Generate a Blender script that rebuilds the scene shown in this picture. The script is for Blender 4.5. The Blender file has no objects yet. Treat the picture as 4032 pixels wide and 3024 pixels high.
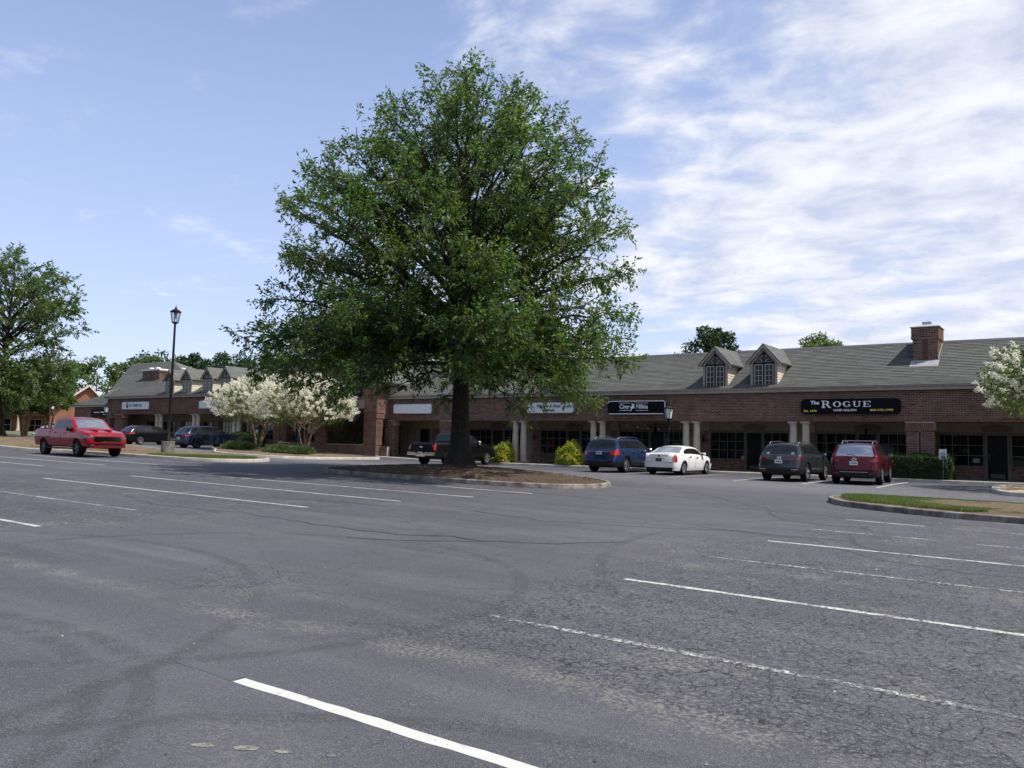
import bpy, bmesh, math, random
import numpy as np
from mathutils import Vector, Matrix

# ------------------------------------------------------------------ camera, sky, sun, exposure
scene = bpy.context.scene
col = scene.collection
R_ = math.radians
CAM_PITCH, CAM_ROLL, CAM_YAW = R_(4.1554), R_(1.2819), R_(-35.7718)
cam_data = bpy.data.cameras.new('camera')
cam_data.sensor_width = 36.0
cam_data.lens = 36.0 * 3223.9 / 4032.0
cam_data.clip_start, cam_data.clip_end = 0.1, 6000
camera = bpy.data.objects.new('camera', cam_data)
col.objects.link(camera)
fw = Vector((math.sin(CAM_YAW) * math.cos(CAM_PITCH), math.cos(CAM_YAW) * math.cos(CAM_PITCH), math.sin(CAM_PITCH)))
rt = Vector((math.cos(CAM_YAW), -math.sin(CAM_YAW), 0))
up = rt.cross(fw)
rt2 = rt * math.cos(CAM_ROLL) + up * math.sin(CAM_ROLL)
up2 = -rt * math.sin(CAM_ROLL) + up * math.cos(CAM_ROLL)
camera.matrix_world = Matrix(((rt2.x, up2.x, -fw.x, 0), (rt2.y, up2.y, -fw.y, 0), (rt2.z, up2.z, -fw.z, 1.6667), (0, 0, 0, 1)))
scene.camera = camera

SUN_EL, SUN_AZ = R_(61), R_(76)          # azimuth from +Y (behind the shops) towards +X
world = bpy.data.worlds.new('World')
scene.world = world
world.use_nodes = True
wt = world.node_tree
for n in list(wt.nodes): wt.nodes.remove(n)

def wn(t, **kw):
    n = wt.nodes.new(t)
    for k, v in kw.items(): setattr(n, k, v)
    return n
def wmath(op, a, b=None, clamp=False):
    n = wn('ShaderNodeMath', operation=op, use_clamp=clamp)
    for i, v in enumerate((a, b)):
        if v is None: continue
        if isinstance(v, (int, float)): n.inputs[i].default_value = v
        else: wt.links.new(v, n.inputs[i])
    return n.outputs[0]
sky = wn('ShaderNodeTexSky', sky_type='NISHITA', sun_disc=False)
sky.sun_elevation, sky.sun_rotation = SUN_EL, SUN_AZ
sky.altitude, sky.air_density, sky.dust_density, sky.ozone_density = 0, 1.0, 0.35, 2.0
tc = wn('ShaderNodeTexCoord')
sp = wn('ShaderNodeSeparateXYZ'); wt.links.new(tc.outputs['Generated'], sp.inputs[0])
zz = wmath('ADD', wmath('MAXIMUM', sp.outputs[2], 0.0), 0.16)
cx = wmath('DIVIDE', sp.outputs[0], zz); cy = wmath('DIVIDE', sp.outputs[1], zz)
cb = wn('ShaderNodeCombineXYZ'); wt.links.new(cx, cb.inputs[0]); wt.links.new(cy, cb.inputs[1])
rotm = wn('ShaderNodeMapping'); wt.links.new(cb.outputs[0], rotm.inputs[0])
rotm.inputs['Rotation'].default_value = (0, 0, R_(-25)); rotm.inputs['Scale'].default_value = (1.05, 1.25, 1); rotm.inputs['Location'].default_value = (3.1, 1.7, 0)
n1 = wn('ShaderNodeTexNoise'); n1.inputs['Scale'].default_value = 0.95; n1.inputs['Detail'].default_value = 7; n1.inputs['Roughness'].default_value = 0.55; n1.inputs['Distortion'].default_value = 0.15
wt.links.new(rotm.outputs[0], n1.inputs['Vector'])
n2 = wn('ShaderNodeTexNoise'); n2.inputs['Scale'].default_value = 4.0; n2.inputs['Detail'].default_value = 7; n2.inputs['Roughness'].default_value = 0.6; n2.inputs['Distortion'].default_value = 0.25
wt.links.new(rotm.outputs[0], n2.inputs['Vector'])
# a bank of thin cloud that covers the half of the sky towards the sun side and thins out to the other
bank = wmath('ADD', wmath('MULTIPLY', sp.outputs[0], 0.80), wmath('MULTIPLY', sp.outputs[1], 0.42))
cov = wmath('ADD', wmath('MULTIPLY', bank, 0.78), 0.19)
dens = wmath('ADD', wmath('ADD', wmath('MULTIPLY', n1.outputs[0], 1.2), wmath('MULTIPLY', n2.outputs[0], 1.3)), cov)
ramp = wn('ShaderNodeMapRange', interpolation_type='SMOOTHSTEP'); ramp.inputs[1].default_value = 1.15; ramp.inputs[2].default_value = 1.72
ramp.inputs[3].default_value = 0.0; ramp.inputs[4].default_value = 0.90
wt.links.new(dens, ramp.inputs[0])
# thin haze low over the horizon
hz = wn('ShaderNodeMapRange', interpolation_type='SMOOTHSTEP'); hz.inputs[1].default_value = 0.0; hz.inputs[2].default_value = 0.8; hz.inputs[3].default_value = 0.62; hz.inputs[4].default_value = 0.0
wt.links.new(sp.outputs[2], hz.inputs[0])
fac = ramp.outputs[0]
tint = wn('ShaderNodeMix', data_type='RGBA', blend_type='MULTIPLY'); tint.inputs[0].default_value = 1.0
wt.links.new(sky.outputs[0], tint.inputs[6]); tint.inputs[7].default_value = (1.14, 1.03, 1.10, 1)
hm = wn('ShaderNodeMix', data_type='RGBA'); wt.links.new(hz.outputs[0], hm.inputs[0]); wt.links.new(tint.outputs[2], hm.inputs[6]); hm.inputs[7].default_value = (3.7, 4.35, 6.1, 1)
cm = wn('ShaderNodeMix', data_type='RGBA'); wt.links.new(fac, cm.inputs[0]); wt.links.new(hm.outputs[2], cm.inputs[6])
ccol = wn('ShaderNodeMix', data_type='RGBA'); crm = wn('ShaderNodeMapRange'); crm.inputs[1].default_value = 0.36; crm.inputs[2].default_value = 0.64; wt.links.new(n2.outputs[0], crm.inputs[0]); wt.links.new(crm.outputs[0], ccol.inputs[0])
ccol.inputs[6].default_value = (3.8, 4.1, 5.0, 1); ccol.inputs[7].default_value = (5.9, 5.95, 6.3, 1)
wt.links.new(ccol.outputs[2], cm.inputs[7])
bg = wn('ShaderNodeBackground'); bg.inputs[1].default_value = 0.12
wt.links.new(cm.outputs[2], bg.inputs[0])
wo = wn('ShaderNodeOutputWorld'); wt.links.new(bg.outputs[0], wo.inputs[0])

sun_data = bpy.data.lights.new('sun', 'SUN')
sun_data.energy = 4.3; sun_data.angle = R_(0.6); sun_data.color = (1.0, 0.95, 0.87)
sun = bpy.data.objects.new('sun', sun_data); col.objects.link(sun)
SUN_DIR = Vector((math.cos(SUN_EL) * math.sin(SUN_AZ), math.cos(SUN_EL) * math.cos(SUN_AZ), math.sin(SUN_EL)))
sun.rotation_euler = SUN_DIR.to_track_quat('Z', 'Y').to_euler()
sun.location = (0, 0, 40)
scene.view_settings.view_transform = 'Standard'
scene.view_settings.look = 'None'
scene.view_settings.gamma = 1.0
scene.view_settings.exposure = 0.5
scene.view_settings.use_curve_mapping = False

# ------------------------------------------------------------------ helpers
rng = np.random.default_rng(7)
random.seed(7)

def clamp(v, a, b): return a if v < a else b if v > b else v
def gz(X, Y):
    """height of the lot: tilts gently up to the left, level along the shop kerb"""
    P = -0.01072 * max(X, -62) + 0.00481 * min(Y, 60) + 0.022 * clamp(-50 - X, 0, 45)
    B = 0.33 + 0.024 * clamp(-36 - X, 0, 23) + 0.022 * clamp(-66 - X, 0, 45)
    t = clamp((Y - 26) / 12, 0, 1); w = t * t * (3 - 2 * t)
    return P * (1 - w) + B * w

MATS = {}
class NT:
    def __init__(s, name):
        s.m = bpy.data.materials.new(name); s.m.use_nodes = True; s.t = s.m.node_tree
        s.b = s.t.nodes['Principled BSDF']; s.out = s.t.nodes['Material Output']
    def n(s, t, **kw):
        n = s.t.nodes.new(t)
        for k, v in kw.items(): setattr(n, k, v)
        return n
    def l(s, a, b): s.t.links.new(a, b)
    def setin(s, sock, v):
        if isinstance(v, (int, float)): sock.default_value = v
        elif isinstance(v, (tuple, list)): sock.default_value = tuple(v) + ((1,) if len(v) == 3 and len(sock.default_value) == 4 else ())
        else: s.l(v, sock)
    def math(s, op, a, b=None, c=None, clamp=False):
        n = s.n('ShaderNodeMath', operation=op, use_clamp=clamp)
        for i, v in enumerate((a, b, c)):
            if v is not None: s.setin(n.inputs[i], v)
        return n.outputs[0]
    def mix(s, f, a, b, mode='MIX'):
        n = s.n('ShaderNodeMix', data_type='RGBA', blend_type=mode)
        s.setin(n.inputs[0], f); s.setin(n.inputs[6], a); s.setin(n.inputs[7], b)
        return n.outputs[2]
    def pos(s):
        return s.n('ShaderNodeNewGeometry').outputs['Position']
    def objc(s): return s.n('ShaderNodeTexCoord').outputs['Object']
    def noise(s, vec, scale, detail=4, rough=0.55, dist=0.0):
        n = s.n('ShaderNodeTexNoise'); s.l(vec, n.inputs['Vector'])
        n.inputs['Scale'].default_value = scale; n.inputs['Detail'].default_value = detail; n.inputs['Roughness'].default_value = rough; n.inputs['Distortion'].default_value = dist
        return n.outputs[0]
    def noisec(s, vec, scale, detail=2):
        n = s.n('ShaderNodeTexNoise'); s.l(vec, n.inputs['Vector']); n.inputs['Scale'].default_value = scale; n.inputs['Detail'].default_value = detail
        return n.outputs[1]
    def rng_(s, v, a, b, c=0.0, d=1.0, smooth=True):
        n = s.n('ShaderNodeMapRange', interpolation_type='SMOOTHSTEP' if smooth else 'LINEAR')
        s.setin(n.inputs[0], v); n.inputs[1].default_value = a; n.inputs[2].default_value = b; n.inputs[3].default_value = c; n.inputs[4].default_value = d
        return n.outputs[0]
    def bump(s, h, strength=0.3, dist=0.01):
        n = s.n('ShaderNodeBump'); s.l(h, n.inputs['Height']); n.inputs['Strength'].default_value = strength; n.inputs['Distance'].default_value = dist
        s.l(n.outputs[0], s.b.inputs['Normal'])
    def base(s, c): s.setin(s.b.inputs['Base Color'], c)
    def rough(s, v): s.setin(s.b.inputs['Roughness'], v)

def simple(name, c, rough=0.6, metal=0.0, var=0.15, scale=6.0, bump=0.0, bscale=40.0, coat=0.0, spec=0.5, island=0.0):
    if name in MATS: return MATS[name]
    k = NT(name); p = k.objc()
    f = k.noise(p, scale, 5, 0.6)
    lo = tuple(v * (1 - var) for v in c); hi = tuple(min(1, v * (1 + var)) for v in c)
    cc = k.mix(k.rng_(f, 0.3, 0.7), lo, hi)
    if island:
        g = k.n('ShaderNodeNewGeometry'); o = k.n('ShaderNodeObjectInfo')
        r = k.math('FRACT', k.math('ADD', g.outputs['Random Per Island'], o.outputs['Random']))
        cc = k.mix(1.0, cc, k.mix(r, (1 - island,) * 3, (1 + island,) * 3), 'MULTIPLY')
    k.base(cc); k.rough(rough); k.b.inputs['Metallic'].default_value = metal
    k.b.inputs['Specular IOR Level'].default_value = spec
    if coat:
        k.b.inputs['Coat Weight'].default_value = coat; k.b.inputs['Coat Roughness'].default_value = 0.03
    if bump: k.bump(k.noise(p, bscale, 4), bump, 0.02)
    MATS[name] = k.m
    return k.m

def link(o): col.objects.link(o); return o
def tag(o, label=None, cat=None, group=None, kind=None):
    if label: o['label'] = label
    if cat: o['category'] = cat
    if group: o['group'] = group
    if kind: o['kind'] = kind
    return o
def empty(name, loc=(0, 0, 0), rz=0.0, **kw):
    o = bpy.data.objects.new(name, None); o.empty_display_size = 0.3
    o.location = loc; o.rotation_euler = (0, 0, rz); link(o)
    return tag(o, **kw)

class MB:
    """collects verts and faces; build() links them as one mesh object"""
    def __init__(s): s.v = []; s.f = []
    def add(s, vs, fs):
        o = len(s.v); s.v.extend([tuple(v) for v in vs]); s.f.extend([tuple(i + o for i in f) for f in fs]); return s
    def box(s, x0, x1, y0, y1, z0, z1):
        return s.add([(x0, y0, z0), (x1, y0, z0), (x1, y1, z0), (x0, y1, z0), (x0, y0, z1), (x1, y0, z1), (x1, y1, z1), (x0, y1, z1)],
                     [(0, 3, 2, 1), (4, 5, 6, 7), (0, 1, 5, 4), (1, 2, 6, 5), (2, 3, 7, 6), (3, 0, 4, 7)])
    def prism(s, poly, axis, a, b):
        """poly in the plane normal to axis ('x','y','z'), extruded from a to b"""
        n = len(poly)
        def P(q, t):
            return (t, q[0], q[1]) if axis == 'x' else (q[0], t, q[1]) if axis == 'y' else (q[0], q[1], t)
        vs = [P(q, a) for q in poly] + [P(q, b) for q in poly]
        fs = [tuple(range(n))[::-1], tuple(range(n, 2 * n))] + [(i, (i + 1) % n, n + (i + 1) % n, n + i) for i in range(n)]
        return s.add(vs, fs)
    def tube(s, pts, rad, sides=8, caps=True):
        pts = [Vector(p) for p in pts]; m = len(pts)
        rad = [rad] * m if isinstance(rad, (int, float)) else rad
        vs = []; ref = Vector((0.31, 0.17, 0.93))
        d0 = (pts[-1] - pts[0]).normalized()
        if abs(d0.dot(ref.normalized())) > 0.8: ref = Vector((0.9, 0.3, 0.1))
        for i, p in enumerate(pts):
            d = (pts[min(i + 1, m - 1)] - pts[max(i - 1, 0)]).normalized()
            a = d.cross(ref).normalized(); b = d.cross(a)
            for k in range(sides):
                t = 2 * math.pi * k / sides
                vs.append(p + (a * math.cos(t) + b * math.sin(t)) * rad[i])
        fs = [(i * sides + k, i * sides + (k + 1) % sides, (i + 1) * sides + (k + 1) % sides, (i + 1) * sides + k) for i in range(m - 1) for k in range(sides)]
        if caps: fs += [tuple(range(sides))[::-1], tuple(range((m - 1) * sides, m * sides))]
        return s.add(vs, fs)
    def lathe(s, prof, sides=16, axis='z', c=(0, 0, 0), caps=True):
        """prof: (radius, height) pairs"""
        vs = []
        for r, h in prof:
            for k in range(sides):
                t = 2 * math.pi * k / sides; a, b = r * math.cos(t), r * math.sin(t)
                q = (a, b, h) if axis == 'z' else (a, h, b) if axis == 'y' else (h, a, b)
                vs.append((q[0] + c[0], q[1] + c[1], q[2] + c[2]))
        m = len(prof)
        fs = [(i * sides + k, i * sides + (k + 1) % sides, (i + 1) * sides + (k + 1) % sides, (i + 1) * sides + k) for i in range(m - 1) for k in range(sides)]
        if caps: fs += [tuple(range(sides))[::-1], tuple(range((m - 1) * sides, m * sides))]
        return s.add(vs, fs)
    def mesh(s, name, smooth=None):
        me = bpy.data.meshes.new(name); me.from_pydata(s.v, [], s.f); me.update()
        bm = bmesh.new(); bm.from_mesh(me); bmesh.ops.recalc_face_normals(bm, faces=bm.faces); bm.to_mesh(me); bm.free()
        if smooth is not None:
            me.polygons.foreach_set('use_smooth', [True] * len(me.polygons)); me.set_sharp_from_angle(angle=R_(smooth))
        return me
    def build(s, name, mat, parent=None, smooth=None, **kw):
        me = s.mesh(name, smooth); me.materials.append(mat)
        o = link(bpy.data.objects.new(name, me)); o.parent = parent
        return tag(o, **kw)

def np_mesh(name, verts, quads):
    """fast mesh from numpy arrays; quads (n,4)"""
    me = bpy.data.meshes.new(name)
    n, q = len(verts), len(quads); k = quads.shape[1]
    me.vertices.add(n); me.vertices.foreach_set('co', np.ascontiguousarray(verts, dtype=np.float32).ravel())
    me.loops.add(q * k); me.loops.foreach_set('vertex_index', np.ascontiguousarray(quads, dtype=np.int32).ravel())
    me.polygons.add(q); me.polygons.foreach_set('loop_start', np.arange(0, q * k, k, dtype=np.int32))
    me.polygons.foreach_set('loop_total', np.full(q, k, dtype=np.int32))
    me.polygons.foreach_set('use_smooth', np.zeros(q, dtype=bool))
    me.update(calc_edges=True); me.validate()
    return me
def np_obj(name, verts, quads, mat, parent=None, **kw):
    me = np_mesh(name, verts, quads); me.materials.append(mat)
    o = link(bpy.data.objects.new(name, me)); o.parent = parent
    return tag(o, **kw)
def inst(name, me, parent, loc, scale=(1, 1, 1), rot=(0, 0, 0)):
    o = link(bpy.data.objects.new(name, me)); o.parent = parent; o.location = loc; o.scale = scale; o.rotation_euler = rot
    return o

def text_mesh(body, size=1.0, width=1.0, shear=0.0, bold=0.0, extrude=0.006, align='LEFT', spacing=1.0):
    cu = bpy.data.curves.new('lettering', 'FONT'); cu.body = body; cu.size = size; cu.shear = shear; cu.offset = bold; cu.extrude = extrude
    cu.align_x = align; cu.space_character = spacing; cu.resolution_u = 3
    o = bpy.data.objects.new('lettering', cu); link(o)
    dg = bpy.context.evaluated_depsgraph_get(); dg.update()
    me = bpy.data.meshes.new_from_object(o.evaluated_get(dg))
    bpy.data.objects.remove(o); bpy.data.curves.remove(cu)
    if width != 1.0: me.transform(Matrix.Diagonal((width, 1, 1, 1)))
    me.materials.clear()
    return me
def wall_text(body, mat, parent, x, y, z, size, fit=None, name='lettering', **kw):
    """lettering that stands upright and faces -Y; fit = width in metres"""
    me = text_mesh(body, size, **kw)
    if fit:
        xs = [v.co.x for v in me.vertices]; w = max(xs) - min(xs); me.transform(Matrix.Translation((-min(xs), 0, 0))); me.transform(Matrix.Diagonal((fit / w, 1, 1, 1)))
    me.materials.append(mat)
    o = link(bpy.data.objects.new(name, me)); o.parent = parent; o.location = (x, y, z); o.rotation_euler = (R_(90), 0, 0)
    return o

# ------------------------------------------------------------------ shared materials
def m_brick(name, c1, c2, mortar=False):
    k = NT(name); p = k.pos()
    g = k.n('ShaderNodeNewGeometry'); oi = k.n('ShaderNodeObjectInfo')
    r = k.math('FRACT', k.math('ADD', g.outputs['Random Per Island'], oi.outputs['Random']))
    cc = k.mix(r, c1, c2)
    dk = k.math('FRACT', k.math('MULTIPLY', r, 17.3))
    cc = k.mix(k.rng_(dk, 0.80, 0.95), cc, tuple(v * 0.45 for v in c1))
    cc = k.mix(k.math('MULTIPLY', k.rng_(k.noise(p, 0.7, 5, 0.6), 0.42, 0.72), 0.55), cc, tuple(v * 0.55 for v in c1))
    cc = k.mix(k.math('MULTIPLY', k.noise(p, 30, 4), 0.3), cc, (0.12, 0.07, 0.055))
    k.base(cc); k.rough(0.88); k.b.inputs['Specular IOR Level'].default_value = 0.25
    MATS[name] = k.m; return k.m
BRICK = m_brick('brick', (0.140, 0.068, 0.050), (0.235, 0.128, 0.096))
BRICK_O = m_brick('orange_brick', (0.25, 0.10, 0.065), (0.35, 0.155, 0.105))
MORTAR = simple('mortar', (0.36, 0.31, 0.28), 0.95, var=0.25, scale=2.0, bump=0.3, bscale=60)
TRIM = simple('taupe_trim', (0.30, 0.265, 0.235), 0.6, var=0.12, scale=3)
COLUMN = simple('cream_column', (0.46, 0.41, 0.345), 0.65, var=0.10, scale=4)
STUCCO = simple('tan_stucco', (0.27, 0.225, 0.18), 0.9, var=0.12, scale=3, bump=0.2, bscale=80)
SIDING = simple('cream_siding', (0.58, 0.53, 0.42), 0.6, var=0.10, scale=4)
BLACKF = simple('black_frame', (0.008, 0.008, 0.009), 0.5, var=0.1, spec=.15)
MUNTIN = simple('pale_muntin', (0.50, 0.49, 0.46), 0.5, var=0.05)
BRONZE = simple('taupe_frame', (0.125, 0.11, 0.10), 0.5, var=0.1)
CONC = simple('concrete', (0.40, 0.375, 0.33), 0.9, var=0.22, scale=1.7, bump=0.35, bscale=70)
CONC_D = simple('stained_concrete', (0.165, 0.150, 0.128), 0.9, var=0.6, scale=2.4, bump=0.4, bscale=50)
WHITE_S = simple('white_sign_face', (0.72, 0.74, 0.76), 0.35, var=0.04)
BLACK_S = simple('black_sign_face', (0.004, 0.004, 0.009), 0.5, var=0.1, spec=.12)
LETTER_W = simple('white_letter', (0.80, 0.80, 0.80), 0.5, var=0.03)
LETTER_K = simple('black_letter', (0.010, 0.012, 0.03), 0.5, var=0.03)
LETTER_Y = simple('yellow_letter', (0.75, 0.70, 0.08), 0.5, var=0.03)
LETTER_B = simple('blue_letter', (0.07, 0.23, 0.42), 0.5, var=0.03)
IRON = simple('black_iron', (0.008, 0.008, 0.009), 0.5, var=0.2, scale=10, spec=.2)
def m_shingle():
    k = NT('roof_shingle'); p = k.pos()
    g = k.n('ShaderNodeNewGeometry'); oi = k.n('ShaderNodeObjectInfo')
    r = k.math('FRACT', k.math('ADD', g.outputs['Random Per Island'], oi.outputs['Random']))
    cc = k.mix(r, (0.092, 0.094, 0.090), (0.126, 0.128, 0.122))
    cc = k.mix(k.math('MULTIPLY', k.rng_(k.noise(p, 0.35, 5, 0.6), 0.45, 0.7), 0.5), cc, (0.082, 0.084, 0.076))
    k.base(cc); k.rough(0.93); k.b.inputs['Specular IOR Level'].default_value = 0.2
    MATS['roof_shingle'] = k.m; return k.m
SHINGLE = m_shingle()
def m_glass(name, c, rough=0.04):
    k = NT(name); k.base(k.mix(k.noise(k.pos(), 1.3, 3), tuple(v * 0.5 for v in c), tuple(v * 1.5 for v in c))); k.rough(rough); k.b.inputs["Specular IOR Level"].default_value = 0.5
    k.bump(k.noise(k.pos(), 1.1, 1), 0.06, 0.05)
    MATS[name] = k.m; return k.m
GLASS = m_glass('dark_shop_glass', (0.006, 0.008, 0.012), 0.06)
GLASS_D = m_glass('curtained_glass', (0.055, 0.062, 0.062), 0.1)
BARK = simple('bark', (0.020, 0.017, 0.015), 0.95, var=0.45, scale=9, bump=0.9, bscale=26)
BARK_C = simple('smooth_bark', (0.20, 0.145, 0.105), 0.8, var=0.35, scale=5, bump=0.3, bscale=20)
def m_leaf(name, c1, c2, c3, trans=0.4, tcol=None, rough=0.5, patch=0.35):
    k = NT(name); g = k.n('ShaderNodeNewGeometry')
    r = g.outputs['Random Per Island']
    cc = k.mix(r, c1, c2)
    cc = k.mix(k.rng_(k.noise(g.outputs['Position'], patch, 3), 0.42, 0.66), cc, c3)
    k.base(cc); k.rough(rough); k.b.inputs['Specular IOR Level'].default_value = 0.35
    tr = k.n('ShaderNodeBsdfTranslucent'); k.setin(tr.inputs[0], k.mix(1.0, cc, tcol or (1.35, 1.5, 0.7), 'MULTIPLY'))
    ms = k.n('ShaderNodeMixShader'); ms.inputs[0].default_value = trans
    k.l(k.b.outputs[0], ms.inputs[1]); k.l(tr.outputs[0], ms.inputs[2]); k.l(ms.outputs[0], k.out.inputs[0])
    MATS[name] = k.m; return k.m
LEAF_OAK = m_leaf('oak_leaf', (0.026, 0.062, 0.022), (0.078, 0.142, 0.042), (0.098, 0.138, 0.040), 0.55, (1.6, 1.7, 0.7), 0.5, 0.7)
LEAF_BG = m_leaf('distant_leaf', (0.026, 0.058, 0.022), (0.058, 0.105, 0.034), (0.075, 0.115, 0.036), 0.35)
LEAF_PINE = m_leaf('dark_needle', (0.018, 0.040, 0.018), (0.036, 0.066, 0.026), (0.030, 0.060, 0.024), 0.25)
LEAF_LIT = m_leaf('pale_leaf', (0.055, 0.098, 0.028), (0.105, 0.155, 0.045), (0.085, 0.130, 0.040), 0.4)  # paler green foliage colour
LEAF_CRAPE = m_leaf('crape_leaf', (0.065, 0.100, 0.026), (0.125, 0.155, 0.040), (0.095, 0.130, 0.034), 0.45)
FLOWER = m_leaf('white_petal', (0.72, 0.70, 0.58), (0.90, 0.88, 0.78), (0.80, 0.78, 0.66), 0.45, (1, 1, 0.97), 0.7)
LEAF_YEL = m_leaf('golden_leaf', (0.30, 0.34, 0.045), (0.56, 0.56, 0.09), (0.22, 0.28, 0.04), 0.35, (1.2, 1.2, 0.6), 0.5, 2.5)
LEAF_HEDGE = m_leaf('hedge_leaf', (0.022, 0.055, 0.016), (0.048, 0.098, 0.026), (0.036, 0.078, 0.022), 0.3)
LEAF_JUN = m_leaf('juniper_leaf', (0.050, 0.090, 0.035), (0.095, 0.145, 0.050), (0.070, 0.110, 0.040), 0.3)
GRASS = m_leaf('grass_blade', (0.060, 0.105, 0.024), (0.120, 0.175, 0.045), (0.120, 0.150, 0.045), 0.4, None, 0.6, 1.5)
CORE = simple('shaded_twigs', (0.016, 0.022, 0.010), 0.95, var=0.4, scale=12)  # very dark green-brown for the solid core inside shrubs
def m_mulch(name, a, b):
    k = NT(name); p = k.pos()
    f = k.noise(p, 26, 7, 0.7, 1.2)
    cc = k.mix(k.rng_(f, 0.3, 0.72), a, b)
    cc = k.mix(k.rng_(k.noise(p, 1.1, 4), 0.5, 0.75), cc, tuple(v * 0.6 for v in a))
    k.base(cc); k.rough(0.97); k.bump(f, 1.0, 0.06); k.b.inputs['Specular IOR Level'].default_value = 0.1
    MATS[name] = k.m; return k.m
MULCH = m_mulch('pine_straw', (0.050, 0.036, 0.028), (0.140, 0.098, 0.072))
MULCH_P = m_mulch('pale_mulch', (0.11, 0.082, 0.055), (0.25, 0.19, 0.13))
# ------------------------------------------------------------------ ground
def asphalt_nodes(k):
    p = k.pos(); s = k.n('ShaderNodeSeparateXYZ'); k.l(p, s.inputs[0]); X, Y = s.outputs[0], s.outputs[1]
    base = k.mix(k.rng_(k.noise(p, 0.22, 3, 0.6), 0.3, 0.7), (0.036, 0.036, 0.046), (0.058, 0.057, 0.070))
    # long bleached and dark bands where wheels run
    mp = k.n('ShaderNodeMapping'); k.l(p, mp.inputs[0]); mp.inputs['Scale'].default_value = (0.10, 0.85, 1); mp.inputs['Rotation'].default_value = (0, 0, R_(-6))
    st = k.noise(mp.outputs[0], 1.3, 4, 0.6, 0.4)
    base = k.mix(k.math('MULTIPLY', k.rng_(st, 0.45, 0.72), 0.5), base, (0.100, 0.099, 0.113))
    # paler travel lane in front of the shops
    lane = k.math('MULTIPLY', k.rng_(Y, 27.0, 31.0), k.rng_(Y, 36.5, 33.0))
    base = k.mix(k.math('MULTIPLY', lane, 0.45), base, (0.150, 0.148, 0.160))
    mp2 = k.n('ShaderNodeMapping'); k.l(p, mp2.inputs[0]); mp2.inputs['Scale'].default_value = (1.1, 0.16, 1); mp2.inputs['Rotation'].default_value = (0, 0, R_(24))
    tyre = k.noise(mp2.outputs[0], 1.6, 3, 0.6, 1.4)
    base = k.mix(k.math('MULTIPLY', k.rng_(tyre, 0.57, 0.70), 0.28), base, (0.045, 0.045, 0.051))
    # curved scrub marks of turning tyres
    for cx_, cy_, rr_ in ((-6.7, 0.1, 3.35), (-1.4, 0.2, 3.9), (-8.4, 5.6, 3.7), (-6.7, 0.1, 3.05), (-10.5, 1.0, 5.6), (3.0, 14.0, 9.5)):
        dx, dy = k.math('SUBTRACT', X, cx_), k.math('SUBTRACT', Y, cy_)
        dd = k.math('ABSOLUTE', k.math('SUBTRACT', k.math('SQRT', k.math('ADD', k.math('MULTIPLY', dx, dx), k.math('MULTIPLY', dy, dy))), rr_))
        base = k.mix(k.math('MULTIPLY', k.math('MULTIPLY', k.rng_(dd, 0.13, 0.04), k.rng_(tyre, 0.34, 0.52)), 0.5), base, (0.022, 0.022, 0.028))
    # broken surface: in the bays, hardly in the aisle
    bays = k.math('MAXIMUM', k.rng_(X, -6.2, -3.6), k.math('MULTIPLY', k.rng_(X, -12.5, -15.5), k.rng_(X, -29, -24)))
    pat = k.noise(p, 0.30, 4, 0.62)
    Yw = k.math('ADD', Y, k.math('MULTIPLY', k.math('SUBTRACT', pat, 0.5), 1.6))
    near = k.rng_(Yw, 4.45, 5.0)
    seam = k.math('MULTIPLY', k.rng_(k.math('ABSOLUTE', k.math('SUBTRACT', Yw, 4.68)), 0.34, 0.05), k.rng_(Y, 3.4, 4.2))
    heavy = k.rng_(k.math('ADD', k.math('MULTIPLY', bays, k.math('MULTIPLY', near, 0.34)), k.math('MULTIPLY', pat, k.math('ADD', 0.55, k.math('MULTIPLY', near, 0.45)))), 0.55, 0.76)
    wob = k.n('ShaderNodeMix', data_type='VECTOR'); wob.inputs[0].default_value = 0.11
    k.l(p, wob.inputs[4]); k.l(k.noisec(p, 6.5, 3), wob.inputs[5])
    def crack(scale, w):
        v = k.n('ShaderNodeTexVoronoi', feature='DISTANCE_TO_EDGE'); v.inputs['Scale'].default_value = scale; k.l(wob.outputs[1], v.inputs['Vector'])
        return k.rng_(v.outputs['Distance'], 0.0, w, 1.0, 0.0)
    breakup = k.rng_(k.noise(p, 6.0, 2), 0.40, 0.54)
    fine = k.math('MULTIPLY', k.math('MULTIPLY', crack(9.5, 0.062), heavy), breakup)
    midm = k.rng_(k.math('ADD', k.noise(p, 0.55, 3), k.math('MULTIPLY', bays, 0.06)), 0.46, 0.58)
    mid = k.math('MULTIPLY', k.math('MULTIPLY', crack(1.5, 0.011), midm), k.math('MULTIPLY', near, 0.85))
    crk = k.math('MAXIMUM', fine, mid)
    # stones and grit
    grit = k.noise(p, 150, 2, 0.7)
    coarse = k.noise(p, 30, 4, 0.75)
    base = k.mix(k.math('MULTIPLY', k.rng_(grit, 0.5, 0.74), 0.7), base, (0.27, 0.27, 0.285))
    base = k.mix(k.math('MULTIPLY', k.rng_(grit, 0.47, 0.28), 0.65), base, (0.018, 0.018, 0.020))
    base = k.mix(k.math('MULTIPLY', k.math('MULTIPLY', k.rng_(coarse, 0.52, 0.70), k.math('ADD', k.math('MULTIPLY', heavy, 0.75), 0.25)), 0.6), base, (0.215, 0.215, 0.235))
    base = k.mix(k.math('MULTIPLY', k.math('MULTIPLY', k.rng_(coarse, 0.49, 0.34), k.math('ADD', k.math('MULTIPLY', heavy, 0.8), 0.2)), 0.9), base, (0.014, 0.014, 0.017))
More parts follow.
